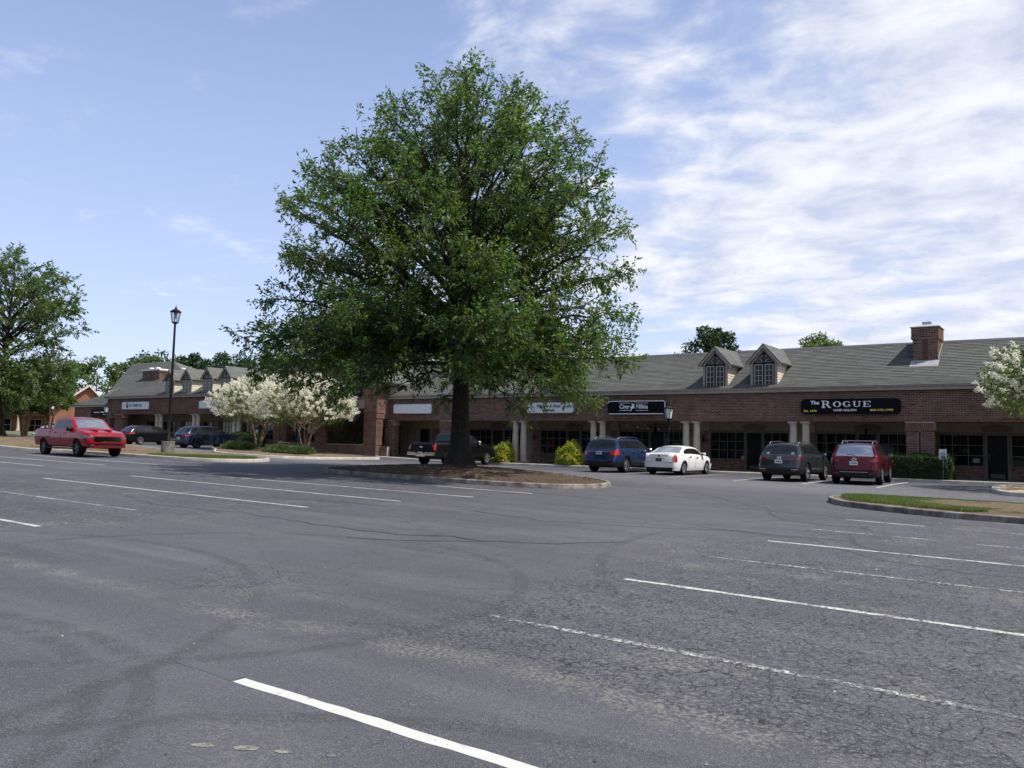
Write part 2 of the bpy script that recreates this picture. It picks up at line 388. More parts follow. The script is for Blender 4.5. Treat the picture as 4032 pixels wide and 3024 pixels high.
    # tan silt washed into the broken patches
    silt = k.math('MULTIPLY', k.rng_(k.noise(p, 0.62, 5, 0.7), 0.52, 0.68), k.rng_(coarse, 0.36, 0.66))
    base = k.mix(k.math('MULTIPLY', k.math('MULTIPLY', silt, k.math('ADD', k.math('MULTIPLY', heavy, 0.6), 0.22)), 0.55), base, (0.210, 0.200, 0.160))
    base = k.mix(k.math('MULTIPLY', k.math('MULTIPLY', seam, k.math('MULTIPLY', k.rng_(coarse, 0.42, 0.66), k.rng_(k.noise(p, 1.3, 3), 0.38, 0.62))), 0.6), base, (0.23, 0.22, 0.18))
    colr = k.mix(crk, base, (0.012, 0.012, 0.014))
    h = k.math('MULTIPLY', k.math('ADD', k.math('MULTIPLY', k.noise(p, 150, 1), 0.35), k.noise(p, 38, 2, 0.7)), 0.5)
    return p, colr, h, crk, heavy, grit, coarse
def m_asphalt():
    k = NT('asphalt'); p, c, h, crk, heavy, grit, coarse = asphalt_nodes(k)
    k.base(c); k.rough(k.rng_(grit, 0.2, 0.8, 0.68, 0.92)); k.b.inputs['Specular IOR Level'].default_value = 0.35
    k.bump(h, 0.9, 0.016); return k.m
def m_paint(name, c, lo, hi, crackw):
    k = NT(name); p, a, h, crk, heavy, grit, coarse = asphalt_nodes(k)
    wear = k.math('ADD', k.math('MULTIPLY', k.noise(p, 22, 5, 0.7), 0.6), k.math('MULTIPLY', k.noise(p, 2.2, 4, 0.65), 0.4))
    wear = k.math('ADD', wear, k.math('MULTIPLY', heavy, crackw * 0.12))
    m = k.math('MULTIPLY', k.rng_(wear, lo, hi, 1.0, 0.0), k.math('SUBTRACT', 1.0, k.math('MULTIPLY', crk, crackw)))
    cc = k.mix(k.noise(p, 30, 3), tuple(v * 0.78 for v in c), c)
    k.base(k.mix(m, a, cc)); k.rough(0.75); k.bump(h, 0.5, 0.010); return k.m
ASPHALT = m_asphalt()
PAINT = m_paint('fresh_paint', (0.50, 0.50, 0.47), 0.56, 0.70, 0.7)
PAINT_W = m_paint('worn_paint', (0.47, 0.47, 0.44), 0.50, 0.64, 0.9)
PAINT_F = m_paint('faded_paint', (0.34, 0.34, 0.34), 0.38, 0.60, 1.0)
PAINT_B = m_paint('blue_paint', (0.13, 0.27, 0.42), 0.42, 0.60, 0.8)
PAINT_G = m_paint('overpainted_grey', (0.072, 0.079, 0.087), 0.40, 0.70, 0.3)
TAR = simple('tar_seal', (0.022, 0.022, 0.025), 0.5, var=0.4, scale=14, bump=0.4, bscale=60)

def grid_sheet(name, xs, ys, zf, mat, **kw):
    nx, ny = len(xs), len(ys)
    v = np.array([(x, y, zf(x, y)) for y in ys for x in xs])
    i = np.arange(nx * ny).reshape(ny, nx)
    q = np.stack([i[:-1, :-1], i[:-1, 1:], i[1:, 1:], i[1:, :-1]], -1).reshape(-1, 4)
    o = np_obj(name, v, q, mat, **kw); o.data.polygons.foreach_set('use_smooth', [True] * len(q)); return o
lot = grid_sheet('parking_lot', list(np.arange(-92, 46.1, 1.0)), list(np.arange(-25, 41.1, 1.0)), gz, ASPHALT, kind='structure',
                 label='cracked grey asphalt parking lot with white bay lines')
def m_field():
    k = NT('far_ground'); p = k.pos()
    f = k.noise(p, 0.12, 6, 0.65)
    k.base(k.mix(k.rng_(f, 0.35, 0.65), (0.075, 0.105, 0.035), (0.150, 0.160, 0.065))); k.rough(0.95)
    k.bump(k.noise(p, 14, 5), 0.6, 0.05); return k.m
far_x = [-1600, -700, -300, -200, -150, -130] + list(np.arange(-120, 61, 6.0)) + [80, 120, 200, 400, 900, 1600]
far_y = [-1500, -600, -200, -80, -50, -40] + list(np.arange(-36, 139, 6.0)) + [160, 220, 400, 900, 1800]
grid_sheet('ground', far_x, far_y, lambda x, y: gz(x, y) - 0.06, m_field(), kind='structure', label='grassy ground around the shopping centre')

def strip(name, pts, width, mat, parent, dz=0.0022, jitter=0.008, step=0.15):
    """flat ribbon on the lot along a polyline"""
    P = [Vector((a, b)) for a, b in pts]; L = []
    for a, b in zip(P[:-1], P[1:]):
        n = max(1, int((b - a).length / step))
        L += [a.lerp(b, t / n) for t in range(n)]
    L.append(P[-1]); v = []; wv = width
    for i, q in enumerate(L):
        d = (L[min(i + 1, len(L) - 1)] - L[max(i - 1, 0)]).normalized(); nrm = Vector((-d.y, d.x))
        for sgn in (-1, 1):
            w = wv / 2 + random.uniform(-jitter, jitter)
            r = q + nrm * sgn * w; v.append((r.x, r.y, gz(r.x, r.y) + dz))
    f = np.array([(2 * i, 2 * i + 1, 2 * i + 3, 2 * i + 2) for i in range(len(L) - 1)])
    o = np_obj(name, np.array(v), f, mat, parent); return o

def line(x0, y0, x1, y1, mat=None, w=0.10): strip('painted_line', [(x0, y0), (x1, y1)], w, mat or PAINT_W, lot)
# bays on the right
line(-4.67, 3.47, 1.6, 3.55, PAINT, 0.105); strip('overpainted_patch', [(-5.36, 3.49), (-4.70, 3.485)], 0.115, PAINT_G, lot, 0.002)
line(-4.61, 6.15, 7.0, 6.1, PAINT_W); line(-4.64, 8.82, 7.0, 8.78, PAINT); line(-4.63, 11.38, 7.0, 11.4, PAINT_W)
line(-4.64, 13.97, 7.0, 13.95, PAINT); line(-4.62, 16.57, -2.47, 16.52, PAINT_W); line(-1.8, 16.42, 7, 16.4, PAINT_W)
line(-4.66, 19.3, -3.06, 19.2, PAINT); line(-2.53, 19.2, 7, 19.1, PAINT_W)
# double row on the left of the aisle
line(-25.5, 6.25, -13.82, 6.33, PAINT); line(-24.5, 8.76, -15.3, 8.82, PAINT_W); line(-25.52, 11.76, -13.84, 11.82, PAINT)
line(-25.6, 14.5, -13.74, 14.6, PAINT); line(-25.6, 16.85, -13.54, 17.14, PAINT); line(-22.0, 19.75, -13.4, 19.73, PAINT)
line(-19.6, 7.6, -19.2, 9.9, PAINT_F, 0.09); line(-19.15, 10.6, -18.5, 13.2, PAINT_W, 0.09); line(-18.6, 13.6, -17.4, 21.2, PAINT_F, 0.09)
for yy in (9.8, 12.4, 15.0, 17.4, 19.6): line(-44.0, yy - 0.25, -32.6, yy, PAINT_W)
# bays at the shop kerb
for x in (-6.98, -9.78, -12.62, -15.6, -18.85, -21.75, -24.9, -27.9, -34.6, -56.2, -59.1, -62.0, -64.9 + 1.6, -67.2):
    line(x, 33.6 if x > -20 else 34.6, x - 0.12, 40.4, PAINT if x > -20 else PAINT_W)
line(-7.05, 39.3, -5.2, 40.2, PAINT_B); line(-5.0, 36.6, -5.1, 40.3, PAINT_B); line(-7.0, 40.35, -5.1, 40.35, PAINT_B)
# tar-sealed and open cracks
for w, pts in ((0.07, [(-9.4, 9.9), (-8.6, 10.4), (-7.9, 10.3), (-7.0, 10.9), (-6.3, 11.9)]), (0.05, [(-7.9, 10.3), (-8.4, 9.6), (-9.6, 9.0)]),
               (0.10, [(-6.3, 15.2), (-5.5, 15.0), (-4.9, 14.7), (-4.3, 14.9)]), (0.10, [(-3.7, 15.9), (-3.5, 15.0), (-3.1, 14.3), (-2.3, 13.9)]),
               (0.09, [(-5.6, 17.9), (-4.6, 17.6), (-4.0, 17.9), (-3.7, 17.2)]), (0.05, [(-11.5, 14.2), (-9.0, 13.6), (-7.0, 14.2), (-5.6, 15.0), (-3.5, 15.0)]),
               (0.05, [(-18.5, 10.5), (-16.2, 9.7), (-13.5, 10.1), (-11.0, 9.8), (-9.4, 9.9)]), (0.05, [(-4.2, 14.9), (-3.0, 13.2), (-1.6, 12.6), (0.5, 12.9)]),
               (0.045, [(-24, 12.9), (-21, 13.3), (-17, 12.9), (-13, 13.4)]), (0.05, [(-14.0, 20.2), (-10.5, 19.4), (-7.2, 19.9), (-3.0, 19.8)]),
               (0.045, [(-30, 18.5), (-27, 16.5), (-26.5, 13), (-27.5, 9)]), (0.05, [(-12.4, 26.5), (-9.4, 23.4), (-6.9, 20.6), (-5.6, 17.9)])):
    P = [Vector(q) for q in pts]; fine = []
    for a, b in zip(P[:-1], P[1:]):
        n = max(2, int((b - a).length / 0.35)); nn = Vector((-(b - a).y, (b - a).x)).normalized()
        fine += [tuple(a.lerp(b, t / n) + nn * random.uniform(-0.09, 0.09)) for t in range(n)]
    fine.append(tuple(P[-1])); strip('crack_seal', fine, w, TAR, lot, 0.0018, w * 0.3, 0.2)
# loose litter on the asphalt: dried leaves and grit
lv = []; lf = []
for i in range(420):
    t = random.random(); d = 3.0 + 24 * t * t; a = R_(random.uniform(-70, 2))
    x, y = d * math.sin(a), d * math.cos(a); z = gz(x, y) + 0.004; s = random.choice((0.003, 0.004, 0.006, 0.009)) * (1 + d * .06); r = random.uniform(0, 6.3)
    o = len(lv); c, sn = math.cos(r) * s, math.sin(r) * s
    lv += [(x - c, y - sn, z), (x + sn * 0.5, y - c * 0.5, z + s * 0.7), (x + c, y + sn, z + s * 0.2), (x - sn * 0.5, y + c * 0.5, z)]; lf.append((o, o + 1, o + 2, o + 3))
np_obj('ground_litter', np.array(lv), np.array(lf), simple('dry_leaf_litter', (0.26, 0.24, 0.18), 0.9, var=0.5, scale=3, island=0.7), kind='stuff', label='scattered bits of leaf and grit on the asphalt', cat='litter')
# old lumps of dried mortar on the asphalt near the fresh line
for cx_, cy_, sx, sy in ((-3.86, 2.66, 0.075, 0.032), (-3.66, 2.78, 0.09, 0.036), (-3.47, 2.87, 0.05, 0.022), (-3.24, 2.99, 0.028, 0.015)):
    m = MB(); prof = []
    ring = [(cx_ + sx * math.cos(t) * random.uniform(.75, 1.2) * 0.8, cy_ + sy * math.sin(t) * random.uniform(.7, 1.2) + sx * .35 * math.cos(t)) for t in np.linspace(0, 2 * math.pi, 14)[:-1]]
    n = len(ring); vs = [(x, y, gz(x, y) + 0.003) for x, y in ring] + [(cx_ + (x - cx_) * .6, cy_ + (y - cy_) * .6, gz(x, y) + 0.006) for x, y in ring]
    m.add(vs, [(i, (i + 1) % n, n + (i + 1) % n, n + i) for i in range(n)] + [tuple(range(n, 2 * n))])
    m.build('mortar_spill', simple('dried_mortar', (.17, .168, .140), .95, var=.45, scale=30, bump=.6, bscale=90), lot)

# ------------------------------------------------------------------ kerbs, islands, walk
def resample(pts, step=0.35, closed=True):
    P = [Vector(p) for p in pts]; n = len(P); out = []
    rngi = range(n) if closed else range(n - 1)
    for i in rngi:
        g = lambda j: P[j % n] if closed else P[clamp(j, 0, n - 1)]
        p0, p1, p2, p3 = g(i - 1), g(i), g(i + 1), g(i + 2)
        m = max(2, int((p2 - p1).length / step))
        for s in range(m):
            t = s / m
            out.append(0.5 * ((2 * p1) + (p2 - p0) * t + (2 * p0 - 5 * p1 + 4 * p2 - p3) * t * t + (3 * p1 - p0 - 3 * p2 + p3) * t ** 3))
    if not closed: out.append(P[-1])
    return out
def kerb_run(parent, pts, closed, inward, mat, h=0.15, w=0.15, seg=2.4, pan=0.0):
    """kerb stones laid end to end along pts; inward = +1 if the bed lies to the left of the path"""
    n = len(pts); acc = 0; cur = []
    def sect(i):
        a = pts[(i - 1) % n] if closed or i > 0 else pts[i]; b = pts[(i + 1) % n] if closed or i < n - 1 else pts[i]
        d = (b - a).normalized(); nr = Vector((-d.y, d.x)) * inward; p = pts[i % n]; z = gz(p.x, p.y)
        q = [(p - nr * 0.0, -0.05), (p, 0.02), (p + nr * 0.018, h - 0.02), (p + nr * 0.035, h), (p + nr * w, h + 0.004), (p + nr * w, -0.05)]
        return [(v.x, v.y, z + dz) for v, dz in q]
    idx = list(range(n + 1)) if closed else list(range(n))
    segs = []; cur = [idx[0]]
    for a, b in zip(idx[:-1], idx[1:]):
        acc += (pts[b % n] - pts[a % n]).length; cur.append(b)
        if acc > seg: segs.append(cur); cur = [b]; acc = 0
    if len(cur) > 1: segs.append(cur)
    for sg in segs:
        S = [sect(i % n) for i in sg]; m = MB(); k = 6
        for j, sc in enumerate(S):
            if j in (0, len(S) - 1):      # open the joint a little
                o = S[1] if j == 0 else S[-2]
                S[j] = [tuple(Vector(a).lerp(Vector(b), min(0.45, 0.008 / max(1e-6, (Vector(a) - Vector(b)).length)))) for a, b in zip(sc, o)]
        vs = [p for s in S for p in s]
        fs = [(j * k + c, (j + 1) * k + c, (j + 1) * k + c + 1, j * k + c + 1) for j in range(len(S) - 1) for c in range(k - 1)]
        fs += [tuple(range(k)), tuple(range((len(S) - 1) * k, len(S) * k))]
        m.add(vs, fs); m.build('kerb_stone', mat, parent)
def fill_bed(parent, name, pts, inset, mat, mound=0.1, base=0.12, rings=7, sel=None, lump=0.02):
    n = len(pts); c = sum(pts, Vector((0, 0))) / n
    v = []; 
    for r in range(rings + 1):
        t = r / rings
        for p in pts:
            d = (c - p); L = d.length; q = p + d * (min(inset / L, 0.9) + (1 - inset / L) * t * 0.999)
            e = 1 - (1 - t) ** 2.2
            v.append((q.x, q.y, gz(q.x, q.y) + base + mound * e + random.uniform(-lump, lump)))
    f = [(r * n + i, r * n + (i + 1) % n, (r + 1) * n + (i + 1) % n, (r + 1) * n + i) for r in range(rings) for i in range(n)]
    o = np_obj(name, np.array(v), np.array(f), mat, parent); o.data.polygons.foreach_set('use_smooth', [True] * len(f)); return o, v
def inside(poly, x, y):
    r = False; j = len(poly) - 1
    for i in range(len(poly)):
        a, b = poly[i], poly[j]
        if (a.y > y) != (b.y > y) and x < (b.x - a.x) * (y - a.y) / (b.y - a.y) + a.x: r = not r
        j = i
    return r
def grass_patch(parent, name, pts, n, x0, x1, zadd, hgt=0.075, label=None):
    poly = resample(pts, 0.4); xs = [p.x for p in poly]; ys = [p.y for p in poly]
    v = []; 
    while len(v) < n * 3:
        x, y = random.uniform(max(min(xs), x0), min(max(xs), x1)), random.uniform(min(ys), max(ys))
        if not inside(poly, x, y): continue
        z = gz(x, y) + zadd; h = hgt * random.uniform(0.5, 1.25); a = random.uniform(0, 6.28); w = 0.012
        lx, ly = random.uniform(-.05, .05), random.uniform(-.05, .05)
        v += [(x - w * math.cos(a), y - w * math.sin(a), z - 0.02), (x + w * math.cos(a), y + w * math.sin(a), z - 0.02), (x + lx, y + ly, z + h)]
    f = np.arange(len(v)).reshape(-1, 3)
    return np_obj(name, np.array(v), f, GRASS, parent, kind='stuff')
def needles(parent, pts, n, zf, mat):
    poly = resample(pts, 0.4); xs = [p.x for p in poly]; ys = [p.y for p in poly]; v = []
    while len(v) < n * 3:
        x, y = random.uniform(min(xs), max(xs)), random.uniform(min(ys), max(ys))
        if not inside(poly, x, y): continue
        z = zf(x, y) + random.uniform(0.0, 0.035); a = random.uniform(0, 6.28); l = random.uniform(0.06, 0.16)
        c, s = math.cos(a), math.sin(a)
        v += [(x, y, z), (x + c * l, y + s * l, z + random.uniform(-.02, .03)), (x + c * l * .5 - s * .008, y + s * l * .5 + c * .008, z + .01)]
    return np_obj('straw_needles', np.array(v), np.arange(len(v)).reshape(-1, 3), mat, parent, kind='stuff')
STRAW = simple('straw_needle', (0.15, 0.105, 0.075), 0.9, var=0.4, scale=3, island=0.6)
STRAW_P = simple('pale_straw', (0.38, 0.30, 0.20), 0.9, var=0.4, scale=3, island=0.5)

def island(name, outline, fillname, fillmat, mound, label, kmat=None, group=None):
    poly = resample(outline); area = sum(a.x * b.y - b.x * a.y for a, b in zip(poly, poly[1:] + poly[:1]))
    c = sum(poly, Vector((0, 0))) / len(poly)
    r = empty(name, (0, 0, 0), label=label, kind='structure')
    kerb_run(r, poly, True, 1 if area > 0 else -1, kmat or CONC_D)
    fill_bed(r, fillname, poly, 0.14, fillmat, mound)
    return r, poly
T_OUT = [(-26.3, 24.2), (-25.3, 22.3), (-23.3, 21.55), (-20, 21.45), (-16.6, 21.5), (-14.3, 22.1), (-13.45, 23.7), (-14.1, 25.6), (-16.2, 27.2), (-20, 27.9), (-23.6, 27.6), (-25.7, 26.2)]
t_isl, t_poly = island('tree_island', T_OUT, 'pine_straw_bed', MULCH, 0.30, 'kerbed island of brown pine straw round the big oak')
def tz(x, y): return gz(x, y) + 0.14 + 0.27 * clamp(1.25 - abs(x + 20) / 5.2, 0, 1) * clamp(1.2 - abs(y - 24.7) / 3.0, 0, 1)
needles(t_isl, [(p[0] * .9 - 2, p[1] * .9 + 2.47) for p in T_OUT], 5200, tz, STRAW)
R_OUT = [(-6.55, 25.2), (-6.1, 23.9), (-5.3, 23.0), (-3.2, 21.95), (-1.4, 21.7), (2, 21.5), (5.5, 21.6), (6.5, 23.5), (5, 26.0), (0, 26.3), (-4, 26.6), (-6.0, 26.3)]
r_isl, r_poly = island('grass_island', R_OUT, 'straw_bed', MULCH_P, 0.16, 'kerbed island with a green lawn strip and straw at its right end')
grass_patch(r_isl, 'lawn', [(-6.2, 25.2), (-5.7, 24.0), (-4.9, 23.3), (-3.1, 22.35), (-2.3, 22.3), (-1.7, 24.0), (-0.9, 26.0), (-4, 26.2), (-5.9, 26.0)], 46000, -7, 0, 0.20, 0.04)
L_OUT = [(-33.4, 25.1), (-34.4, 23.5), (-36.5, 22.95), (-40, 22.9), (-46.5, 22.8), (-49.6, 22.0), (-56, 21.6), (-66, 21.4), (-78, 22), (-80, 28), (-76, 34), (-64, 33), (-52, 30.5), (-47, 29.7), (-42, 29.2), (-37.2, 27.9), (-34.4, 26.8)]
l_isl, l_poly = island('lamp_island', L_OUT, 'pale_straw_bed', MULCH_P, 0.12, 'long kerbed island of pale straw with the tall lamp post', CONC)
grass_patch(l_isl, 'lawn', [(-34.0, 25.1), (-35.0, 23.9), (-37.5, 23.4), (-40.0, 23.5), (-40.6, 24.3), (-38.6, 25.6), (-36.5, 26.9), (-34.9, 26.4)], 24000, -42, -33, 0.16, 0.05)
grass_patch(l_isl, 'lawn', [(-43.5, 24.2), (-47, 23.6), (-52, 23.0), (-52, 27), (-46, 27)], 6000, -60, -43, 0.17, 0.05)
B_OUT = [(-54.2, 37.0), (-50.8, 34.8), (-46.2, 31.6), (-43.5, 30.6), (-40.4, 30.3), (-38.7, 31.2), (-38.3, 33.2), (-38.8, 35.8), (-38.9, 38.4), (-39.5, 39.6), (-44, 40.1), (-50, 40.3), (-54.3, 39.6)]
b_isl, b_poly = island('shrub_bed', B_OUT, 'pale_mulch_bed', MULCH_P, 0.10, 'kerbed mulch bed under the white flowering trees', CONC)
C_OUT = [(-3.4, 35.7), (-3.0, 33.2), (-2.0, 32.3), (2, 32.0), (7, 32.4), (8.5, 36), (7, 39.5), (2, 40.2), (-2.0, 39.8), (-3.1, 38.2)]
c_isl, c_poly = island('end_island', C_OUT, 'packed_soil_bed', simple('packed_soil', (0.33, 0.26, 0.16), 0.95, var=0.3, scale=2, bump=0.6, bscale=30), 0.10, 'kerbed end island with a pale rounded nose at the shop kerb', CONC)

# kerb and walk along the shops
WALK = m_brick('paver_walk', (0.20, 0.105, 0.075), (0.28, 0.16, 0.12))
walk = empty('shop_walk', label='raised walk and pale kerb along the shop fronts', kind='structure')
kp = [Vector((x, 40.7)) for x in np.arange(9.0, -92.0, -0.6)]
kerb_run(walk, kp, False, -1, CONC, 0.15, 0.30, 3.0)
grid_sheet('walk_surface', list(np.arange(-92, 9.1, 1.0)), [40.87, 42.2, 44.7], lambda x, y: gz(x, 40.7) + 0.148, CONC_D).parent = walk
for x0, x1, mt in ((-34.9, -30.6, MULCH), (-29.2, -24.9, MULCH), (-23.4, -18.9, MULCH), (-17.4, -13.1, MULCH), (-11.8, -9.2, MULCH), (-8.9, -5.5, MULCH), (-58, -54.5, MULCH)):
    o = grid_sheet('planting_strip', list(np.linspace(x0, x1, 14)), list(np.linspace(41.02, 41.75, 5)), lambda x, y: gz(x, 40.7) + 0.175 + random.uniform(-.02, .02), mt); o.parent = walk
# ------------------------------------------------------------------ building pieces
BW, BH = 0.245, 0.080
def brick_boxes(x0, x1, z0, z1, depth=0.012, gap=0.017):
    """running-bond bricks over a wall face in (u, z); returns list of (u0,u1,z0,z1)"""
    out = []; rows = max(1, int(round((z1 - z0) / BH))); bh = (z1 - z0) / rows
    for r in range(rows):
        u = x0 - (BW / 2 if r % 2 else 0)
        while u < x1 - 0.02:
            a, b = max(u, x0), min(u + BW, x1)
            if b - a > 0.04: out.append((a + gap / 2, b - gap / 2, z0 + r * bh + gap / 2, z0 + (r + 1) * bh - gap / 2))
            u += BW
    return out
class BrickSet:
    """collects bricks on faces that look along -Y ('f'), +X ('r') or -X ('l')"""
    def __init__(s): s.v = []; s.q = []
    def face(s, side, u0, u1, z0, z1, at, depth=0.012, clip=None):
        for a, b, c, d in brick_boxes(u0, u1, z0, z1):
            if clip and not clip((a + b) / 2, (c + d) / 2): continue
            dd = depth + random.uniform(-0.003, 0.003); o = len(s.v)
            if side == 'f': P = lambda u, z, t: (u, at - t, z)
            elif side == 'r': P = lambda u, z, t: (at + t, u, z)
            else: P = lambda u, z, t: (at - t, u, z)
            s.v += [P(a, c, 0), P(b, c, 0), P(b, d, 0), P(a, d, 0), P(a, c, dd), P(b, c, dd), P(b, d, dd), P(a, d, dd)]
            s.q += [(o + 4, o + 5, o + 6, o + 7), (o, o + 1, o + 5, o + 4), (o + 1, o + 2, o + 6, o + 5), (o + 2, o + 3, o + 7, o + 6), (o + 3, o, o + 4, o + 7)]
    def build(s, parent, mat=None, singles=0, near=(0, 0, 1.6)):
        v = np.array(s.v); q = np.array(s.q); nb = len(v) // 8
        if singles:
            c = v.reshape(nb, 8, 3).mean(1); order = np.argsort(((c - np.array(near)) ** 2).sum(1))[:singles]
            keep = np.ones(nb, bool); cache = {}
            for i in order:
                keep[i] = False; b = v[i * 8:(i + 1) * 8]; o0 = b.mean(0); key = tuple(np.round(b - o0, 2).ravel())
                if key not in cache:
                    me = np_mesh('brick', b - o0, q[:5] - 0); me.materials.append(mat or BRICK); cache[key] = me
                inst('brick', cache[key], parent, tuple(o0))
            idx = np.where(keep)[0]; v = v.reshape(nb, 8, 3)[idx].reshape(-1, 3)
            q = (q[:5][None] + 8 * np.arange(len(idx))[:, None, None]).reshape(-1, 4)
        np_obj('brick_courses', v, q, mat or BRICK, parent, kind='stuff')
def shingle_roof(parent, x0f, x1f, prof, expo=0.155, tab=0.5, singles=0, name='shingle_courses', mat=None):
    """shingle tabs on a roof that faces -Y; prof = [(Y,z),...] from eave to ridge; x0f/x1f(Y) limits"""
    v = []; 
    for (ya, za), (yb, zb) in zip(prof[:-1], prof[1:]):
        L = math.hypot(yb - ya, zb - za); n = max(1, int(round(L / expo))); dy, dz = (yb - ya) / n, (zb - za) / n
        nl = Vector((0, -dz, dy)).normalized()
        for r in range(n):
            y0, z0 = ya + dy * r, za + dz * r; y1, z1 = y0 + dy * 1.15, z0 + dz * 1.15
            x = x0f(y0) - random.uniform(0, tab); xe = x1f(y0)
            while x < xe:
                w = tab * random.uniform(0.75, 1.3); a, b = max(x, x0f(y0)), min(x + w - 0.004, xe)
                x += w
                if b - a < 0.03: continue
                t = 0.030 + random.uniform(0, 0.006); e = random.uniform(-0.003, 0.003)
                p0 = Vector((a, y0 + e * 0.7, z0 - e * 0)); p1 = Vector((b, y0 + e * 0.7, z0)); p2 = Vector((b, y1, z1)); p3 = Vector((a, y1, z1))
                v += [p0, p1, p2, p3, p0 + nl * t, p1 + nl * t, p2 + nl * 0.006, p3 + nl * 0.006]
    v = np.array([tuple(p) for p in v]); nb = len(v) // 8
    q5 = np.array([(4, 5, 6, 7), (0, 1, 5, 4), (1, 2, 6, 5), (3, 0, 4, 7)])
    if singles:
        B = v.reshape(nb, 8, 3); c = B.mean(1); order = np.argsort(((c - np.array((0, 0, 1.6))) ** 2).sum(1))[:singles]; keep = np.ones(nb, bool)
        for i in order:
            keep[i] = False; me = np_mesh('shingle', B[i] - c[i], q5); me.materials.append(mat or SHINGLE); inst('shingle', me, parent, tuple(c[i]))
        v = B[keep].reshape(-1, 3); nb = len(v) // 8
    q = (q5[None] + 8 * np.arange(nb)[:, None, None]).reshape(-1, 4)
    np_obj(name, v, q, mat or SHINGLE, parent, kind='stuff')

PANES = {}
def pane_mesh(mat):
    if mat.name not in PANES:
        me = MB().box(-.5, .5, -.004, .004, -.5, .5).mesh('pane'); me.materials.append(mat); PANES[mat.name] = me
    return PANES[mat.name]
def window(parent, x0, x1, z0, z1, y, nx, nz, fmat=None, glass=None, fr=0.055, mu=0.03, dep=0.07, name='window', cols=None):
    """framed window facing -Y, a pane object for every light"""
    m = MB(); m.box(x0, x0 + fr, y - dep, y + 0.03, z0, z1).box(x1 - fr, x1, y - dep, y + 0.03, z0, z1)
    m.box(x0 + fr, x1 - fr, y - dep, y + 0.03, z0, z0 + fr).box(x0 + fr, x1 - fr, y - dep, y + 0.03, z1 - fr, z1)
    ix0, ix1, iz0, iz1 = x0 + fr, x1 - fr, z0 + fr, z1 - fr
    ux = [ix0 + (ix1 - ix0) * t for t in (cols or [i / nx for i in range(nx + 1)])]
    uz = [iz0 + (iz1 - iz0) * i / nz for i in range(nz + 1)]
    for u in ux[1:-1]: m.box(u - mu / 2, u + mu / 2, y - dep * .8, y - 0.002, iz0, iz1)
    for w_ in uz[1:-1]: 
        for a, b in zip(ux[:-1], ux[1:]): m.box(a + mu / 2, b - mu / 2, y - dep * .72, y - 0.003, w_ - mu / 2, w_ + mu / 2)
    w = m.build(name, fmat or BRONZE, parent)
    for a, b in zip(ux[:-1], ux[1:]):
        for c, d in zip(uz[:-1], uz[1:]):
            inst('pane', pane_mesh(glass or GLASS), w, ((a + b) / 2, y - 0.01 + random.uniform(-.004, .004), (c + d) / 2), (b - a, 1, d - c), (random.uniform(-.006, .006), 0, random.uniform(-.006, .006)))
    return w
DOORM = simple('dark_door', (0.006, 0.006, 0.008), 0.4, var=0.2, spec=.15)
def shop_door(parent, x0, x1, zf, y, ztop, frame=None):
    d = MB().box(x0 + .07, x1 - .07, y - 0.05, y, zf + 0.02, ztop - 0.06)
    d.box(x0 + .16, x1 - .16, y - 0.062, y - 0.0505, zf + 0.30, ztop - 0.2); d = d.build('door', DOORM, parent)
    MB().box(x0, x0 + .068, y - .09, y + .02, zf, ztop).box(x1 - .068, x1, y - .09, y + .02, zf, ztop).box(x0 + .068, x1 - .068, y - .09, y + .02, ztop - .058, ztop).build('door_frame', frame or BRONZE, d)
    MB().tube([(x0 + .15, y - .11, zf + .85), (x0 + .15, y - .13, zf + .9), (x0 + .15, y - .13, zf + 1.15), (x0 + .15, y - .11, zf + 1.2)], 0.013, 6).build('handle', simple('brass', (0.35, 0.25, 0.10), 0.35, 0.8), d)
    MB().box(x0 + .18, x1 - .18, y - .066, y - .0625, zf + .06, zf + .26).build('kick_plate', simple('dull_plate', (0.08, 0.075, 0.07), 0.4, 0.6), d)
    return d
HEADER = simple('arched_header', (0.145, 0.118, 0.098), 0.8, var=0.1)
def door_header(parent, x0, x1, y, z0, z1):
    w = x1 - x0; pts = [(x0 - .10, z0), (x1 + .10, z0), (x1 + .20, z1 - .12)] + [(x1 + .2 - (w + .4) * t, z1 - .12 + .12 * math.sin(math.pi * t)) for t in (0.2, .4, .6, .8)] + [(x0 - .20, z1 - .12)]
    MB().prism(pts, 'y', y - 0.035, y).build('door_header', HEADER, parent)
def column_mesh(h, r=0.2):
    m = MB(); m.box(-.235, .235, -.235, .235, 0, .10).box(-.235, .235, -.235, .235, h - .09, h)
    m.lathe([(r + .03, .10), (r + .045, .13), (r + .03, .17), (r + .005, .19), (r, .22), (r, h * .4), (r * .86, h - .30), (r * .86, h - .26), (r * .93, h - .25), (r * .93, h - .23), (r * .87, h - .22), (r * .87, h - .16), (r + .02, h - .09)], 20)
    me = m.mesh('column', 35); me.materials.append(COLUMN); return me
COLM = column_mesh(2.63)
